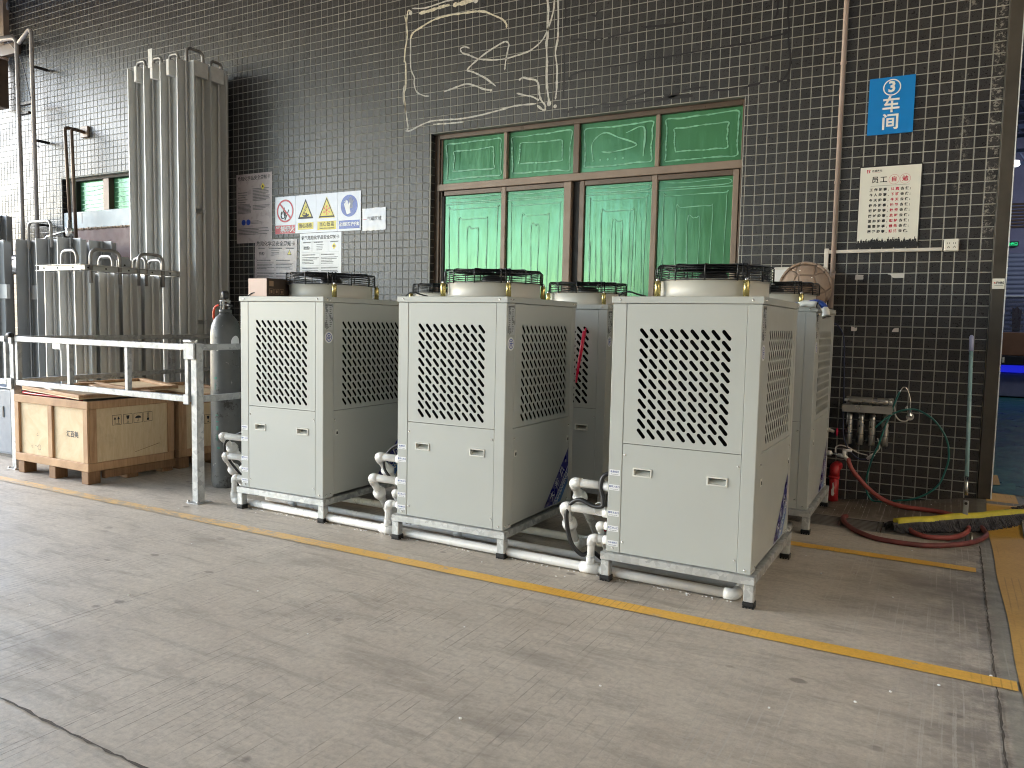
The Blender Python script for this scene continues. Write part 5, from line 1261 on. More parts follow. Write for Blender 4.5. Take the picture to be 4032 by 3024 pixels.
for x in (.026, .098): disc(x, .482, .0345, y_, 32, .033).build('ring', 'ink_red', t)
rect(-.125, .130, .4405, .4420, y_).build('rule', 'ink', t)
lines = ['工作的事,|认真|去做;', '个人的事,|下班|去做;', '今天的事,|今天|去做;', '份外的事,|协助|去做;', '锁碎的事,|抽空|去做;', '限时的事,|及时|去做;', '复杂的事,|想好|去做;', '重要的事,|优先|去做;', '困难的事,|想法|去做。']
for k, ln in enumerate(lines):
    a, b_, c_ = ln.split('|'); z = .413-k*.0375
    for i, chh in enumerate(a): text('lettering', chh, .0225, 'ink', t, (-.120+i*.0305-(.008 if chh == ',' else 0), y_, z), off=.0009)
    for i, chh in enumerate(b_): text('lettering', chh, .0225, 'ink_red', t, (.020+i*.0305, y_, z), off=.0009)
    for i, chh in enumerate(c_): text('lettering', chh, .0225, 'ink', t, (.083+i*.0305-(.010 if i == 2 else 0), y_, z), off=.0009)
rs = random.Random(21); mb = MB(); mb.add([(-.198, y_, .006), (.198, y_, .006), (.198, y_, .030), (-.198, y_, .030)], [(0, 1, 2, 3)])
for k in range(22):      # heads, shoulders and raised arms of the crowd
    x = -.188+k*.0178; h = .034+rs.random()*.012; r = .0062+rs.random()*.002
    mb.add([(x-.011, y_-.0001, .029), (x+.011, y_-.0001, .029), (x+.007, y_-.0001, h), (x-.007, y_-.0001, h)], [(0, 1, 2, 3)]); d = disc(x, h+r*.9, r, y_-.0002, 10); mb.add(d.v, d.f)
    if k % 2 == 0 and k not in (0, 22):
        for s_ in (-1, 1):
            tx = x+s_*(.012+rs.random()*.008); tz = h+.018+rs.random()*.018
            mb.add([(x+s_*.004, y_-.0003, h-.004), (x+s_*.010, y_-.0003, h-.006), (tx+.002, y_-.0003, tz), (tx-.002, y_-.0003, tz)], [(0, 1, 2, 3)])
mb.build('crowd', 'ink', t)
# four safety signs in a row
def sign4(x0, x1, lb): return plate('safety_sign', lb, 'safety sign', x0, x1, 2.200, 2.600, 'paper', .006, None, 'row of four safety signs')
t = sign4(-6.492, -6.196, 'no open flame sign with red ring and red caption band')
q(t, 'caption_band', -.147, .147, .002, .094, 'red')
for i, chh in enumerate('严禁烟火'): text('lettering', chh, .072, 'white', t, (-.105+i*.070, -.0014, .046), off=.0012)
mb = MB(); fl = [(-.052, .16), (-.068, .19), (-.066, .225), (-.050, .25), (-.044, .228), (-.024, .262), (-.010, .292), (-.006, .262), (-.016, .236), (.004, .245), (.010, .222), (.006, .192), (-.012, .166)]; mb.add([(x, -.0012, z) for x, z in fl], [tuple(range(len(fl)))])
mb.add([(-.012, -.0013, .150), (.002, -.0013, .146), (.060, -.0013, .256), (.050, -.0013, .262)], [(0, 1, 2, 3)]); mb.build('pictogram', 'ink', t)
mb = MB(); mb.add([(-.040, -.0016, .175), (-.052, -.0016, .200), (-.040, -.0016, .215), (-.028, -.0016, .238), (-.022, -.0016, .205), (-.010, -.0016, .190), (-.022, -.0016, .172)], [(0, 1, 2, 3, 4, 5, 6)]); mb.build('pictogram', 'paper', t)
mb = MB(); d = disc(0, .246, .123, -.0018, 44, .104); mb.add(d.v, d.f); c45 = .076; w_ = .007
mb.add([(-c45-w_, -.0019, .246+c45-w_), (c45-w_, -.0019, .246-c45-w_), (c45+w_, -.0019, .246-c45+w_), (-c45+w_, -.0019, .246+c45+w_)], [(0, 1, 2, 3)]); mb.build('red_ring', 'red', t)
def tri(t, k, mats):
    for j, (s_, mt) in enumerate(mats):
        mb = MB(); c0 = (0, .235); P = [(-.110*s_, c0[1]-.085*s_), (.110*s_, c0[1]-.085*s_), (0, c0[1]+.125*s_)]; mb.add([(x, -.0010-.0003*j, z) for x, z in P], [(0, 1, 2)]); mb.build('triangle', mt, t)
t = sign4(-6.194, -5.899, 'frostbite warning sign with black-edged yellow triangle and a hand')
tri(t, 0, ((1, 'ink'), (.76, 'yellowp')))
mb = MB(); hd = [(-.050, .190), (-.030, .172), (.010, .168), (.040, .178), (.052, .200), (.030, .192), (.012, .212), (-.004, .208), (.002, .192), (-.020, .188), (-.046, .200)]; mb.add([(x, -.0020, z) for x, z in hd], [tuple(range(len(hd)))])
for x, z in ((-.022, .215), (-.004, .245), (.012, .275)):
    d = disc(x, z, .014, -.0020, 6, .007); mb.add(d.v, d.f)
mb.build('pictogram', 'ink', t); q(t, 'caption_band', -.112, .112, .036, .110, 'yellowp')
for i, chh in enumerate('当心冻伤'): text('lettering', chh, .050, 'ink', t, (-.074+i*.049, -.0014, .074), off=.0007)
t = sign4(-5.897, -5.602, 'low temperature warning sign with orange snowflake in a yellow triangle')
tri(t, 0, ((1.06, 'yellowp'), (.98, 'ink'), (.80, 'yellowp')))
mb = MB()
for k in range(3):
    a = pi/3*k+pi/2; dx, dz = cos(a), sin(a)
    mb.add([(x, -.0022, .225+z) for x, z in ((-dx*.052+dz*.003, -dz*.052-dx*.003), (dx*.052+dz*.003, dz*.052-dx*.003), (dx*.052-dz*.003, dz*.052+dx*.003), (-dx*.052-dz*.003, -dz*.052+dx*.003))], [(0, 1, 2, 3)])
    for s_ in (-1, 1):
        for b_ in (-.8, .8):
            ex_, ez_ = s_*dx*.034, s_*dz*.034; fx, fz = cos(atan2(s_*dz, s_*dx)+b_), sin(atan2(s_*dz, s_*dx)+b_)
            mb.add([(ex_+x, -.0023, .225+ez_+z) for x, z in ((fz*.0025, -fx*.0025), (fx*.018+fz*.0025, fz*.018-fx*.0025), (fx*.018-fz*.0025, fz*.018+fx*.0025), (-fz*.0025, fx*.0025))], [(0, 1, 2, 3)])
mb.build('pictogram', 'orange', t); q(t, 'caption_band', -.130, .130, .022, .112, 'yellowp')
for i, chh in enumerate('当心低温'): text('lettering', chh, .050, 'ink', t, (-.080+i*.052, -.0014, .080), off=.0007)
text('lettering', 'Beware of low temperature', .0185, 'ink', t, (0, -.0014, .040), off=.0004, sx=.95)
t = sign4(-5.600, -5.290, 'wear protective gloves sign with blue disc and blue caption band')
disc(0, .255, .112, -.0010, 44).build('blue_disc', 'bluep', t); q(t, 'caption_band', -.135, .140, .022, .108, 'bluep')
for i, chh in enumerate('必须戴防护手套'): text('lettering', chh, .040, 'white', t, (-.110+i*.0375, -.0014, .066), off=.0012)
def glove(mb, ox, oz, s_, a, y):
    P = [(-.022, -.06), (.022, -.06), (.026, -.01), (.044, .022), (.038, .034), (.022, .016), (.022, .055), (.014, .057), (.011, .024), (.008, .068), (-.001, .070), (-.003, .026), (-.008, .064), (-.016, .061), (-.015, .022), (-.021, .048), (-.029, .043), (-.027, -.005)]
    mb.add([(ox+s_*(x*cos(a)-z*sin(a)), y, oz+s_*(x*sin(a)+z*cos(a))) for x, z in P], [tuple(range(len(P)))])
mb = MB(); glove(mb, .022, .285, .95, .05, -.0013); mb.build('pictogram', 'shutter', t)
mb = MB(); glove(mb, -.024, .240, 1.15, .28, -.0016); mb.build('pictogram', 'white', t)
# loose glossy sheet to the right of them
t = thing('paper_sheet', 'crinkled glossy white sheet taped right of the four safety signs', 'sheet', (-5.12, WY-.004, 2.19))
rs = random.Random(31); n = 14; vs = [(-.150+.300*i/n, -.0012-.0035*rs.random(), .225*j/10+(.006*(rs.random()-.5) if j in (0, 10) else 0)+.0002*i) for j in range(11) for i in range(n+1)]
MB().add(vs, [(j*(n+1)+i, j*(n+1)+i+1, (j+1)*(n+1)+i+1, (j+1)*(n+1)+i) for j in range(10) for i in range(n)], True).build('sheet', 'paper', t)
text('lettering', '气罐区域', .046, 'ink_grey', t, (.005, -.0052, .118), off=.0002); text('lettering', '一', .05, 'ink_red', t, (-.115, -.0052, .11))
# safety data cards
def card(lb, x0, x1, z0, z1, title, mat, seed, word=None, rot=0, sym='tri', y=None):
    t = plate('safety_card', lb, 'notice', x0, x1, z0, z1, mat, .0015, y, 'safety data cards on the wall'); t.rotation_euler = (0, rot, 0)
    w = (x1-x0)/2; h = z1-z0; n = len(title); text('lettering', title, min(.062, 2*w*.92/n*1.0), 'ink', t, (0, -.0012, h-.052), off=.0008)
    fr = MB(); b_ = .0012
    def cell(a, b2, c_, d_): 
        for e in ((a, b2, c_, c_+b_), (a, b2, d_-b_, d_), (a, a+b_, c_, d_), (b2-b_, b2, c_, d_)): fr.add([(e[0], -.0010, e[2]), (e[1], -.0010, e[2]), (e[1], -.0010, e[3]), (e[0], -.0010, e[3])], [(0, 1, 2, 3)])
    m_ = .03; z = h-.09; cols = [(-w+m_, -w*.42), (-w*.38, w*.38), (w*.42, w-m_)]
    if word:
        for a, b2 in cols: cell(a, b2, z-.115, z); 
        text('lettering', word, .040, 'ink', t, (sum(cols[0])/2, -.0013, z-.07), off=.0005)
        cell(-w+m_, -.006, z-.255, z-.13); cell(.006, w-m_, z-.255, z-.13); cell(-w+m_, -.006, .005, z-.27); cell(.006, w-m_, .005, z-.27)
    fr.build('grid', 'ink_grey', t)
    sp = MB()
    if word:
        for k, (a, b2) in enumerate(cols): small_print(sp, a+.02, b2-.01, z-.022, z-.004, 1, -.0012, .6, seed+k)
        small_print(sp, cols[1][0]+.06, cols[1][1]-.06, z-.105, z-.03, 4, -.0012, .35, seed+7, .6)
        for a, b2 in ((-w+m_+.008, -.012), (.014, w-m_-.008)):
            small_print(sp, a, b2-.05, z-.150, z-.136, 1, -.0012, .7, seed+3); small_print(sp, a, b2, z-.245, z-.165, 5, -.0012, .45, seed+4, .6)
            small_print(sp, a, b2, z-.292, z-.276, 1, -.0012, .7, seed+5)
            if z-.30 > .02: small_print(sp, a, b2, .012, z-.305, max(2, int((z-.31)/.016)), -.0012, .55, seed+6, .3, .008)
    else:
        small_print(sp, -w+.02, -w+.18, h-.33, h-.20, 5, -.0012, .4, seed); small_print(sp, -.02, w-.03, h-.31, h-.165, 9, -.0012, .6, seed+1, .4, .008)
        small_print(sp, -w+.02, -.04, h-.44, h-.33, 8, -.0012, .6, seed+2, .3, .008); small_print(sp, -.02, w-.03, h-.41, h-.35, 4, -.0012, .55, seed+3, .5, .008)
        small_print(sp, -.10, w-.15, h-.56, h-.52, 3, -.0012, .5, seed+4, .5, .008); small_print(sp, -w+.03, w-.04, h-.68, h-.60, 5, -.0012, .55, seed+5, .4, .008)
        for x in (-.165, -.09): disc(x, h-.535, .032, -.0013, 20).build('blue_symbol', 'bluep', t)
    stuff(sp.build('small_print', 'ink_grey', t))
    sx, sz = (sum(cols[2])/2, z-.055) if word else (w-.14, h-.15); mb = MB()
    P = [(-.032, -.026), (.032, -.026), (0, .036)] if sym == 'tri' else [(0, -.038), (.030, 0), (0, .038), (-.030, 0)]
    mb.add([(sx+x, -.0014, sz+z_) for x, z_ in P], [tuple(range(len(P)))]); mb.build('hazard_symbol', 'yellowp' if sym != 'tri' else 'ink', t)
    mb = MB(); k_ = .72 if sym == 'tri' else .45; mb.add([(sx+x*k_, -.0017, sz+z_*k_) for x, z_ in P], [tuple(range(len(P)))]); mb.build('hazard_symbol', 'yellowp' if sym == 'tri' else 'ink', t)
    return t
card('tall faded safety data card half hidden by the tall vaporizer', -7.10, -6.545, 2.12, 2.885, '危险化学品安全周知卡', 'paper_old', 5, None, 0, 'dia')
card('lower left safety data card reading 不燃 just above the leftmost fan', -6.82, -6.185, 1.72, 2.148, '危险化学品安全周知卡', 'paper_old', 9, '不燃!', radians(1.5), 'tri', WY-.0045)
card('glossy safety data card reading 助燃 under the safety signs', -6.135, -5.552, 1.70, 2.196, '氧气危险化学品安全周知卡', 'paper', 14, '助燃!', 0, 'dia')

# ------------------------------------------------------------------ conduit, trunking, socket, tape
t = thing('conduit', 'pinkish plastic conduit running up the wall beside the blue sign', 'conduit')
MB().tube([(-.762, 6.275, 1.44), (-.762, 6.275, 6.05)], .0165, 12).build('pipe', 'conduit', t)
for z in (1.70, 2.36, 3.22, 4.0): MB().cbox(-.784, -.740, 6.279, 6.296, z, z+.022, .003).build('clip', 'conduit', t)
MB().tube([(-.762, 6.275, 1.66), (-.762, 6.275, 1.70)], .020, 12).build('coupling', 'conduit', t)
t = thing('cable_trunking', 'white cable trunking in an L below the motto poster', 'trunking')
MB().cbox(-.825, -.795, 6.270, 6.2955, 1.43, 1.885, .003).build('trunk', 'trunk', t); MB().cbox(-.794, -.052, 6.272, 6.2955, 1.848, 1.872, .003).build('trunk', 'trunk', t)
t = thing('wall_socket', 'white wall socket at the end of the trunking', 'socket', (.003, 6.262, 1.886))
MB().cbox(-.045, .045, 0, .034, -.043, .043, .004).build('box', 'socket', t); MB().cbox(-.040, .040, -.004, -.0005, -.038, .038, .002).build('face_plate', 'socket', t)
mb = MB()
for x in (-.018, .018):
    for a, b_, c_, d_ in ((x-.0075, x-.0045, .006, .018), (x+.0045, x+.0075, .006, .018), (x-.008, x-.005, -.022, -.012), (x+.005, x+.008, -.022, -.012), (x-.0015, x+.0015, -.016, -.006)): mb.add([(a, -.0047, c_), (b_, -.0047, c_), (b_, -.0047, d_), (a, -.0047, d_)], [(0, 1, 2, 3)])
mb.build('slots', 'ink', t)
for k, (x, z, w, h, lb, P) in enumerate(((-.578, 1.672, .058, .036, 'squarish white tape scrap, upper left of the four below the trunking', [(0, 0), (.94, 0), (1, .3), (.95, .7), (1, .9), (.05, 1)]),
                                         (-.335, 1.680, .108, .034, 'long torn white tape scrap, upper right of the four', [(.30, .1), (.45, 0), (1, .02), (1, 1), (0, .95), (0, .8), (.15, .75)]),
                                         (-.594, 1.292, .040, .034, 'small white tape scrap, lower left of the four', [(0, 0), (.9, 0), (1, .4), (1, .8), (.6, .7), (.5, .85), (0, 1)]),
                                         (-.319, 1.289, .044, .030, 'small white tape scrap with a torn corner, lower right of the four', [(0, 0), (1, 0), (1, 1), (.5, .95), (.25, .8), (.1, .5)]))):
    vs = [(x+(a-.5)*w, WY-.0018, z+(b_-.5)*h) for a, b_ in P]; n = len(vs)
    mb = MB().add(vs+[(a, WY-.0004, c_) for a, _, c_ in vs], [tuple(range(n))]+[(i, i+n, (i+1) % n+n, (i+1) % n) for i in range(n)]); o = mb.build('tape_scrap', 'trunk'); tag(o, lb, 'tape scrap', 'white tape scraps on the tiles')
tag(MB().tube(smooth([(-.80, 6.25, 1.34), (-.724, 6.275, 1.325), (-.690, 6.28, 1.295), (-.665, 6.28, 1.24), (-.652, 6.28, 1.15), (-.645, 6.28, .96), (-.634, 6.26, .74), (-.628, 6.23, .62), (-.615, 6.2, .49), (-.579, 6.2, .405), (-.508, 6.2, .340), (-.44, 6.2, .345)], 6), .0048, 6).build('navy_cable', 'navyhose'), 'thin navy tube hanging from behind the back chiller to the inline filter', 'cable')

# ------------------------------------------------------------------ board and turtle-shell basket
t = thing('white_box', 'white plastic board mostly hidden behind the domed basket', 'box', (-1.16, 6.05, 1.4215))
MB().cbox(0, .39, 0, .10, 0, .315, .02).build('body', 'socket', t); MB().cbox(.02, .30, -.003, -.0005, .03, .295, .005).build('face', 'white', t)
t = thing('domed_basket', 'brown turtle-shell patterned dome leaning on the back chiller lid by the wall', 'basket', (-.885, 5.84, 1.575))
R_ = Matrix.Rotation(radians(-68), 4, 'X') @ Matrix.Rotation(radians(0), 4, 'Z')
mb = MB(); prof = [(0, .085), (.04, .083), (.085, .074), (.125, .055), (.155, .028), (.168, .0)]; T_ = Matrix.Rotation(radians(80), 4, 'X')
mb.lathe(prof, seg=40, T=T_ @ Matrix.Scale(1, 4)); mb.build('dome', 'shell', t)
rs = random.Random(3); mb = MB(); mb.tube([(.170*cos(2*pi*k/60)*(1+.012*rs.random()), -.002*rs.random(), .170*sin(2*pi*k/60)*(1+.012*rs.random())) for k in range(60)], .010, 7, closed=True); mb.build('rim', 'shell', t)
MB().lathe([(0, .0), (.165, .0)], seg=30, T=T_).build('back', 'shell', t)
for x, z in ((-.03, .11), (.05, .06), (-.08, -.02)): MB().cbox(x, x+.008, -.085, -.079, z, z+.006, .001).build('foam_bit', 'crumb', t)
# gloves draped over the lid corner
t = thing('work_glove', 'blue-palmed white work glove lying on the back chiller lid, cuff to the right', 'glove', (0, 0, 0), 0, 'work gloves')
def flat_tube(pts, rr, mat, name, t, sq=.45, seg=14, cap=True):
    mb = MB(); mb.tube(smooth(pts, 4), .01, seg, radii=None, caps=cap); P = smooth(pts, 4); n = len(P); vs = []
    for i, p in enumerate(P):
        d = (P[min(i+1, n-1)]-P[max(i-1, 0)]).normalized(); a = Vector((0, 1, 0)); a = (a-d*a.dot(d)).normalized(); b_ = d.cross(a)
        f = i/(n-1)*(len(rr)-1); k = int(min(f, len(rr)-2)); r = rr[k]+(rr[k+1]-rr[k])*(f-k)
        for j in range(seg): tt = 2*pi*j/seg; vs.append(tuple(p+a*cos(tt)*r+b_*sin(tt)*r*sq*(1+.15*sin(3*tt+i))))
    mb.v = vs; return mb.build(name, mat, t)
flat_tube([(-.80, 5.12, 1.434), (-.76, 5.10, 1.438), (-.72, 5.09, 1.434), (-.692, 5.08, 1.430)], [.030, .042, .040, .036], 'glovewhite', 'cuff', t, .50)
MB().tube([(-.690+.004*sin(a), 5.08+.037*cos(a), 1.430+.019*sin(a)) for a in lsp(0, 2*pi, 18)[:-1]], .0035, 6, closed=True).build('hem', 'black', t)
flat_tube([(-.80, 5.12, 1.434), (-.83, 5.13, 1.433), (-.86, 5.15, 1.430)], [.03, .036, .016], 'gloveblue', 'palm', t, .4)
t = thing('work_glove', 'blue-palmed white work glove hanging over the right edge of the back chiller lid', 'glove', (0, 0, 0), 0, 'work gloves')
flat_tube([(-.775, 5.17, 1.455), (-.74, 5.16, 1.453), (-.70, 5.13, 1.448), (-.668, 5.11, 1.434), (-.650, 5.10, 1.410)], [.012, .022, .036, .040, .040], 'gloveblue', 'palm', t, .42)
for k, (dx, dy) in enumerate(((0, 0), (.004, .022), (.010, -.02))): flat_tube([(-.765+dx, 5.17+dy, 1.454), (-.735+dx, 5.165+dy, 1.452), (-.70, 5.15, 1.448)], [.007, .011, .010], 'gloveblue', 'finger', t, .8, 8)
flat_tube([(-.650, 5.10, 1.412), (-.645, 5.095, 1.385), (-.638, 5.09, 1.358)], [.038, .040, .046], 'glovewhite', 'cuff', t, .5)
MB().tube([(-.637+.022*cos(a), 5.088+.046*sin(a), 1.356+.006*cos(a)) for a in lsp(0, 2*pi, 18)[:-1]], .0035, 6, closed=True).build('hem', 'black', t)
# red bar hooked on the middle back chiller
t = thing('red_bar', 'red plastic bar hooked on the grille of the middle back chiller', 'bar', (0, 0, 0))
MB().tube([(-2.175, 4.945, 1.235), (-2.185, 4.925, 1.12), (-2.20, 4.915, 1.0), (-2.215, 4.915, .88)], .012, 10, radii=[.013, .012, .010, .007]).build('bar', 'redbar', t)
MB().tube([(-2.175, 4.97, 1.245), (-2.170, 4.95, 1.255), (-2.172, 4.94, 1.22)], .005, 6).build('hook', 'redbar', t)

# ------------------------------------------------------------------ water purifier, tap, hoses
t = thing('water_purifier', 'stainless water purifier with four filter cartridges mounted low on the wall', 'water purifier', (0, 0, 0))
MB().cbox(-.638, -.302, 6.195, 6.2025, .680, .735, .002).build('bracket', 'steel', t); MB().cbox(-.620, -.300, 6.285, 6.294, .70, .79, .002).build('back_plate', 'steel', t); MB().cbox(-.636, -.304, 6.203, 6.285, .727, .735, .002).build('shelf', 'steel', t)
mb = MB(); T_ = Matrix.Translation((-.605, 6.235, .765)) @ Matrix.Rotation(pi/2, 4, 'Y'); mb.lathe([(0, 0), (.016, .003), (.024, .014), (.0265, .03), (.0265, .245), (.024, .262), (.016, .272), (0, .275)], seg=24, T=T_); mb.build('tank', 'steel', t)
for x, s_ in ((-.605, -1), (-.330, 1)): MB().tube([(x, 6.235, .765), (x+s_*.022, 6.235, .765)], .010, 10).build('fitting', 'pvc', t)
for x in (-.578, -.365): MB().cbox(x-.006, x+.006, 6.215, 6.255, .735, .742, .002).build('clamp', 'steel', t)
for k, x in enumerate((-.585, -.506, -.430, -.345)):
    c_ = MB().lathe([(0, .44), (.020, .44), (.0245, .448), (.0245, .515), (.0245, .62), (.022, .63), (.022, .678), (0, .678)], x, 6.235, 22).build('cartridge', 'steel', t)
    for z in (.520, .625): MB().tube([(x+.0250*cos(a), 6.235+.0250*sin(a), z) for a in lsp(0, 2*pi, 22)[:-1]], .0022, 5, closed=True).build('band', 'black', c_)
    mb = MB(); d = disc(x-.008, .578, .0065, 6.2092, 12); mb.add(d.v, d.f); mb.add([(x-.013, 6.2092, .581), (x-.003, 6.2092, .581), (x-.008, 6.2092, .594)], [(0, 1, 2)]); mb.build('drop_mark', 'ink', c_)
    text('lettering', ('GAC', 'RO', 'T33', 'PPF')[k] if k < 2 else ('F', '')[k-2], .012, 'ink_grey', c_, (x+.009, 6.2085, .587), off=.0002) if k < 3 else None
t = thing('drinking_tap', 'small chrome swan-neck tap with round base on the wall', 'tap', (0, 0, 0))
MB().tube(smooth([(-.192, 6.262, .70), (-.192, 6.258, .78), (-.205, 6.255, .835), (-.222, 6.252, .872), (-.240, 6.25, .880), (-.254, 6.25, .862), (-.262, 6.25, .842)], 6), .0048, 8).build('spout', 'chrome', t)
MB().lathe([(0, .665), (.020, .665), (.022, .680), (.013, .690), (.010, .725), (.0, .727)], -.192, 6.265, 18).build('body', 'chrome', t)
MB().tube([(-.195, 6.26, .715), (-.225, 6.25, .735)], .006, 8).build('lever', 'chrome', t); MB().tube([(-.212, 6.252, .722), (-.214, 6.25, .748)], .004, 6).build('lever', 'chrome', t)
MB().lathe([(.026, 0), (.026, .03), (.016, .034), (0, .034)], seg=20, T=Matrix.Translation((-.190, 6.295, .667)) @ Matrix.Rotation(pi/2, 4, 'X')).build('wall_cup', 'trunk', t)
tag(MB().tube(smooth([(-.190, 6.255, .662), (-.212, 6.25, .636), (-.255, 6.25, .640), (-.283, 6.25, .676), (-.293, 6.25, .733), (-.312, 6.235, .763)], 6), .0048, 6).build('thin_tube', 'trunk'), 'thin beige tube from the purifier to the chrome tap', 'tube')
tag(MB().tube(smooth([(-.265, 6.245, .845), (-.288, 6.24, .777), (-.310, 6.23, .696), (-.344, 6.19, .590), (-.377, 6.18, .462), (-.412, 6.18, .363), (-.440, 6.20, .248), (-.450, 6.22, .160), (-.436, 6.235, .078), (-.395, 6.23, .035), (-.333, 6.21, .040), (-.243, 6.20, .060), (-.134, 6.21, .085), (-.042, 6.23, .138), (.019, 6.25, .203), (.050, 6.265, .289), (.069, 6.27, .390), (.056, 6.27, .503), (.011, 6.27, .597), (-.057, 6.27, .673), (-.147, 6.26, .720), (-.220, 6.235, .719), (-.293, 6.22, .689), (-.351, 6.19, .642), (-.408, 6.17, .580)], 7), .0068, 8).build('teal_hose', 'teal'), 'teal hose hanging in a wide loop from the chrome tap', 'hose')
tag(MB().tube(smooth([(-.667, 6.19, .372), (-.664, 6.2, .412), (-.628, 6.2, .428), (-.572, 6.2, .413), (-.517, 6.2, .385), (-.446, 6.2, .370)], 6), .0045, 6).build('thin_tube', 'trunk'), 'thin white tube arching from the plastic tap to the inline filter', 'tube')
t = thing('inline_filter', 'small white inline filter fitting below the purifier', 'filter', (0, 0, 0))
MB().tube([(-.445, 6.2, .348), (-.405, 6.2, .383)], .013, 12).build('body', 'pvc', t); MB().tube([(-.450, 6.2, .343), (-.442, 6.2, .351)], .009, 8).build('cap', 'pvc', t); MB().tube(smooth([(-.40, 6.2, .388), (-.372, 6.2, .43), (-.378, 6.21, .47), (-.39, 6.22, .50)], 5), .0045, 6).build('tube', 'trunk', t)
t = thing('plastic_tap', 'white plastic tap at the end of a pipe feeding the red hose', 'tap', (0, 0, 0))
MB().tube([(-.80, 6.16, .372), (-.700, 6.155, .370)], .0135, 12).build('pipe', 'pvc', t); MB().tube([(-.716, 6.155, .370), (-.688, 6.155, .368)], .019, 12).build('nut', 'pvc', t); MB().tube([(-.690, 6.155, .368), (-.640, 6.153, .361)], .009, 10).build('nipple', 'chrome', t)
MB().tube(bend([(-.645, 6.153, .361), (-.590, 6.15, .353), (-.574, 6.148, .330)], .02, 4), .0145, 12).build('body', 'pvc', t); MB().tube([(-.603, 6.15, .356), (-.600, 6.15, .398)], .015, 12).build('bonnet', 'pvc', t); MB().tube([(-.612, 6.15, .400), (-.550, 6.15, .400)], .009, 10, radii=[.012, .010]).build('lever', 'pvc', t)
t = thing('valve', 'small red-wheeled valve on the tiles beside the back chiller', 'valve', (-.668, 6.23, .520))
MB().tube([(-.08, .02, .02), (-.02, 0, 0)], .013, 10).build('body', 'trunk', t)
mb = MB()
for k in range(6): mb.tube([(0, 0, 0), (.002, .018*cos(k*pi/3)-.004, .028*sin(k*pi/3))], .006, 6)
mb.tube([(.002, .024*cos(2*pi*k/18)-.004, .027*sin(2*pi*k/18)) for k in range(18)], .0055, 6, closed=True); mb.build('handwheel', 'redbar', t)
t = thing('fire_pipe', 'fat red painted pipe with peeling paint turning into the wall', 'pipe', (0, 0, 0))
MB().tube([(-.668, 6.215, 0), (-.668, 6.215, .185)], .034, 20).build('riser', 'redpipe', t); MB().tube([(-.668, 6.215, .178), (-.668, 6.215, .192)], .040, 20).build('collar', 'redpipe', t); MB().tube(bend([(-.668, 6.215, .188), (-.668, 6.215, .255), (-.655, 6.32, .258)], .06, 8), .0375, 18).build('elbow', 'redpipe', t)
mb = MB(); P = [(-.012, .03), (.004, .025), (.012, .045), (.006, .06), (.010, .09), (.0, .13), (-.008, .12), (-.004, .09), (-.014, .07)]; vs = [(-.668+x*.9, 6.215-.0348+x*x*4, z+.02) for x, z in P]; mb.add(vs, [tuple(range(len(vs)))]); o = mb.build('bare_patch', 'trunk', t); recalc(o.data)
def gz(x, y, d=0): return (x, y, gh(x, y)+d)
hr = .0155
tag(MB().tube(smooth([(-.574, 6.148, .345), (-.562, 6.145, .305), (-.535, 6.14, .255), (-.500, 6.135, .215), (-.440, 6.12, .155), (-.36, 6.11, .095), (-.28, 6.10, .06), gz(-.18, 6.06, .018), gz(-.08, 6.03, .017), gz(.03, 6.0, .017), gz(.12, 5.96, .017)], 7), hr, 12).build('red_hose', 'hose'), 'red hose falling from the plastic tap along the wet ramp', 'hose', 'red hoses on the floor')
tag(MB().tube(smooth([gz(-.52, 5.68, .018), gz(-.535, 5.62, .019), gz(-.515, 5.50, .018), gz(-.46, 5.36, .017), gz(-.38, 5.24, .017), gz(-.28, 5.16, .017), gz(-.10, 5.145, .017), gz(.02, 5.19, .017), gz(.11, 5.27, .017), gz(.20, 5.38, .017), gz(.27, 5.54, .017), gz(.295, 5.66, .017), gz(.285, 5.78, .018), gz(.25, 5.88, .018), gz(.20, 5.95, .018)], 7), hr, 12).build('red_hose', 'hose_dk'), 'outer curve of grimy red hose with its open end on the drain grate', 'hose', 'red hoses on the floor')
tag(MB().tube(smooth([gz(-.13, 5.62, .017), gz(-.135, 5.55, .017), gz(-.10, 5.45, .017), gz(-.04, 5.39, .017), gz(.03, 5.40, .017), gz(.10, 5.45, .017), gz(.16, 5.56, .017), gz(.195, 5.70, .018), gz(.20, 5.86, .018)], 7), hr, 12).build('red_hose', 'hose'), 'inner curve of red hose passing under the yellow mop sleeve', 'hose', 'red hoses on the floor')

# ------------------------------------------------------------------ wide dust mop leaning on the wall
t = thing('dust_mop', 'wide yellow-sleeved dust mop with grey fringe and pale blue pole', 'mop', (0, 0, 0))
A = Vector((-.213, 5.52, .068)); B = Vector((.62, 6.15, .128)); d = (B-A).normalized(); L = (B-A).length
T_ = Matrix.Translation(A) @ Matrix((( d.x, -d.y, 0, 0), (d.y, d.x, 0, 0), (d.z, 0, 1, 0), (0, 0, 0, 1)))
mb = MB(); N = 22
for i in range(N+1):
    x = L*i/N; w_ = .030+.002*sin(i*1.7); sag = .003*sin(i*.9); mb.v += [tuple(T_ @ Vector(p)) for p in ((x, -w_, -.018+sag), (x, -w_*.8, .004+sag), (x, 0, .012+sag), (x, w_*.8, .004+sag), (x, w_, -.018+sag))]
for i in range(N):
    for k in range(4): mb.f.append((i*5+k, (i+1)*5+k, (i+1)*5+k+1, i*5+k+1)); mb.sm.append(True)
mb.f.append((0, 1, 2, 3, 4)); mb.sm.append(False); o = mb.build('sleeve', 'broomyellow', t); recalc(o.data)
mb = MB(); rs = random.Random(2)
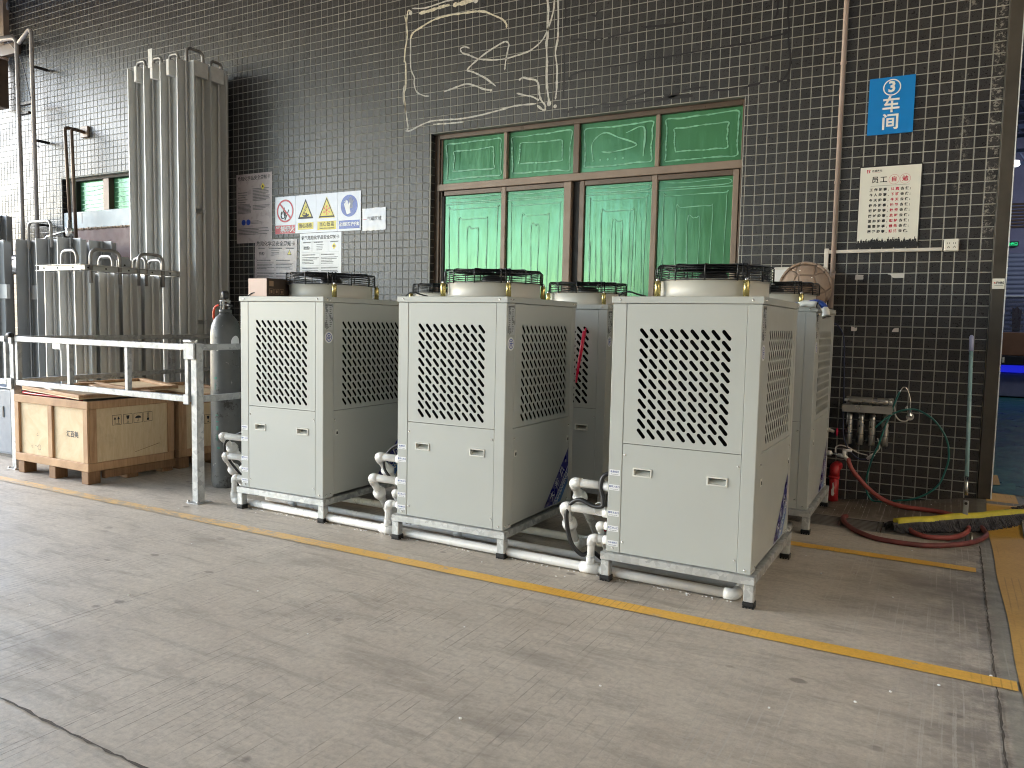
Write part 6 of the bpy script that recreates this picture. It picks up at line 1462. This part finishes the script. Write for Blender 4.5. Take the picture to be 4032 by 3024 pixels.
for k in range(1500):
    x = -.035+(L+.03)*rs.random(); side = -1 if rs.random() < .75 else 1; y0 = side*.022; p0 = T_ @ Vector((x, y0, -.012)); out = side*(.028+.045*rs.random()); p1 = T_ @ Vector((x+(rs.random()-.5)*.02, y0+out*.6, 0)); p2 = T_ @ Vector((x+(rs.random()-.5)*.03, y0+out, 0))
    g1 = max(gh(p1.x, p1.y), 0)+.016+.010*rs.random(); g2 = max(gh(p2.x, p2.y), 0)+.004+.008*rs.random(); p1.z = max(g1, min(p0.z, g1)); p2.z = g2
    mb.tube([p0, p1, p2], .0032, 3, caps=False)
stuff(mb.build('fringe', 'fringe', t))
Hb, Ht = Vector((.178, 5.80, .155)), Vector((.160, 6.262, 1.262)); dd = (Ht-Hb)
MB().tube([Hb+dd*.06, Hb+dd*.17], .0115, 12).build('ferrule', 'chrome', t); MB().tube([Hb+dd*.165, Hb+dd*.905], .0125, 12).build('pole', 'lightblue', t); MB().tube([Hb+dd*.90, Hb+dd*.99, Ht], .0135, 12, radii=[.0145, .0145, .008]).build('grip', 'lilac', t)
mb = MB(); mb.cbox(-.016, .016, -.006, .006, -.045, .050, .004, Matrix.Translation(Hb+Vector((0, 0, -.012)))); mb.build('bracket', 'alu_dark', t); MB().tube([Hb+Vector((0, -.014, .02)), Hb+Vector((0, .014, .02))], .009, 10).build('pivot', 'bronze_dk', t)

# ------------------------------------------------------------------ foam crumbs and small litter
rs = random.Random(12); mb = MB()
def crumb(x, y, r):
    bm = bmesh.new(); bmesh.ops.create_icosphere(bm, subdivisions=1, radius=r); z = gh(x, y)
    mb.add([(v.co.x*(1+.6*rs.random())+x, v.co.y+y, v.co.z*.8+z+r*.7) for v in bm.verts], [tuple(v.index for v in f.verts) for f in bm.faces], True); bm.free()
for k in range(120):
    x = -4.1+3.3*rs.random(); y = 3.71-.0185*(x+4.21)-.030-abs(rs.gauss(0, .012)); crumb(x, y, .0022+.0022*rs.random())
for x, y in ((-1.62, 3.52), (-1.66, 3.50), (-3.15, 3.55), (-3.9, 3.60), (-2.1, 3.50), (-4.4, 3.4), (-2.75, 2.55), (-3.2, 2.2), (-3.65, 2.9), (-2.2, 2.3), (-.45, 2.65), (-.2, 2.85), (-.1, 3.0), (.05, 3.15), (.22, 3.34), (-.35, 4.4), (-.15, 4.1), (-.5, 4.3), (-.62, 4.6), (-1.0, 2.5), (-.62, 5.9), (-.5, 6.0), (-.45, 6.05), (-.3, 6.12), (-.02, 6.15), (0, 5.2), (-.1, 5.05), (-.3, 4.9), (-4.6, 3.3), (-5.2, 3.9), (-3.45, 1.9), (-1.3, 2.05), (-1.7, 2.7)): crumb(x, y, .0028+.003*rs.random())
tag(stuff(mb.build('foam_crumbs', 'crumb')), 'tiny white foam crumbs scattered along the floor pipe', 'foam crumbs')
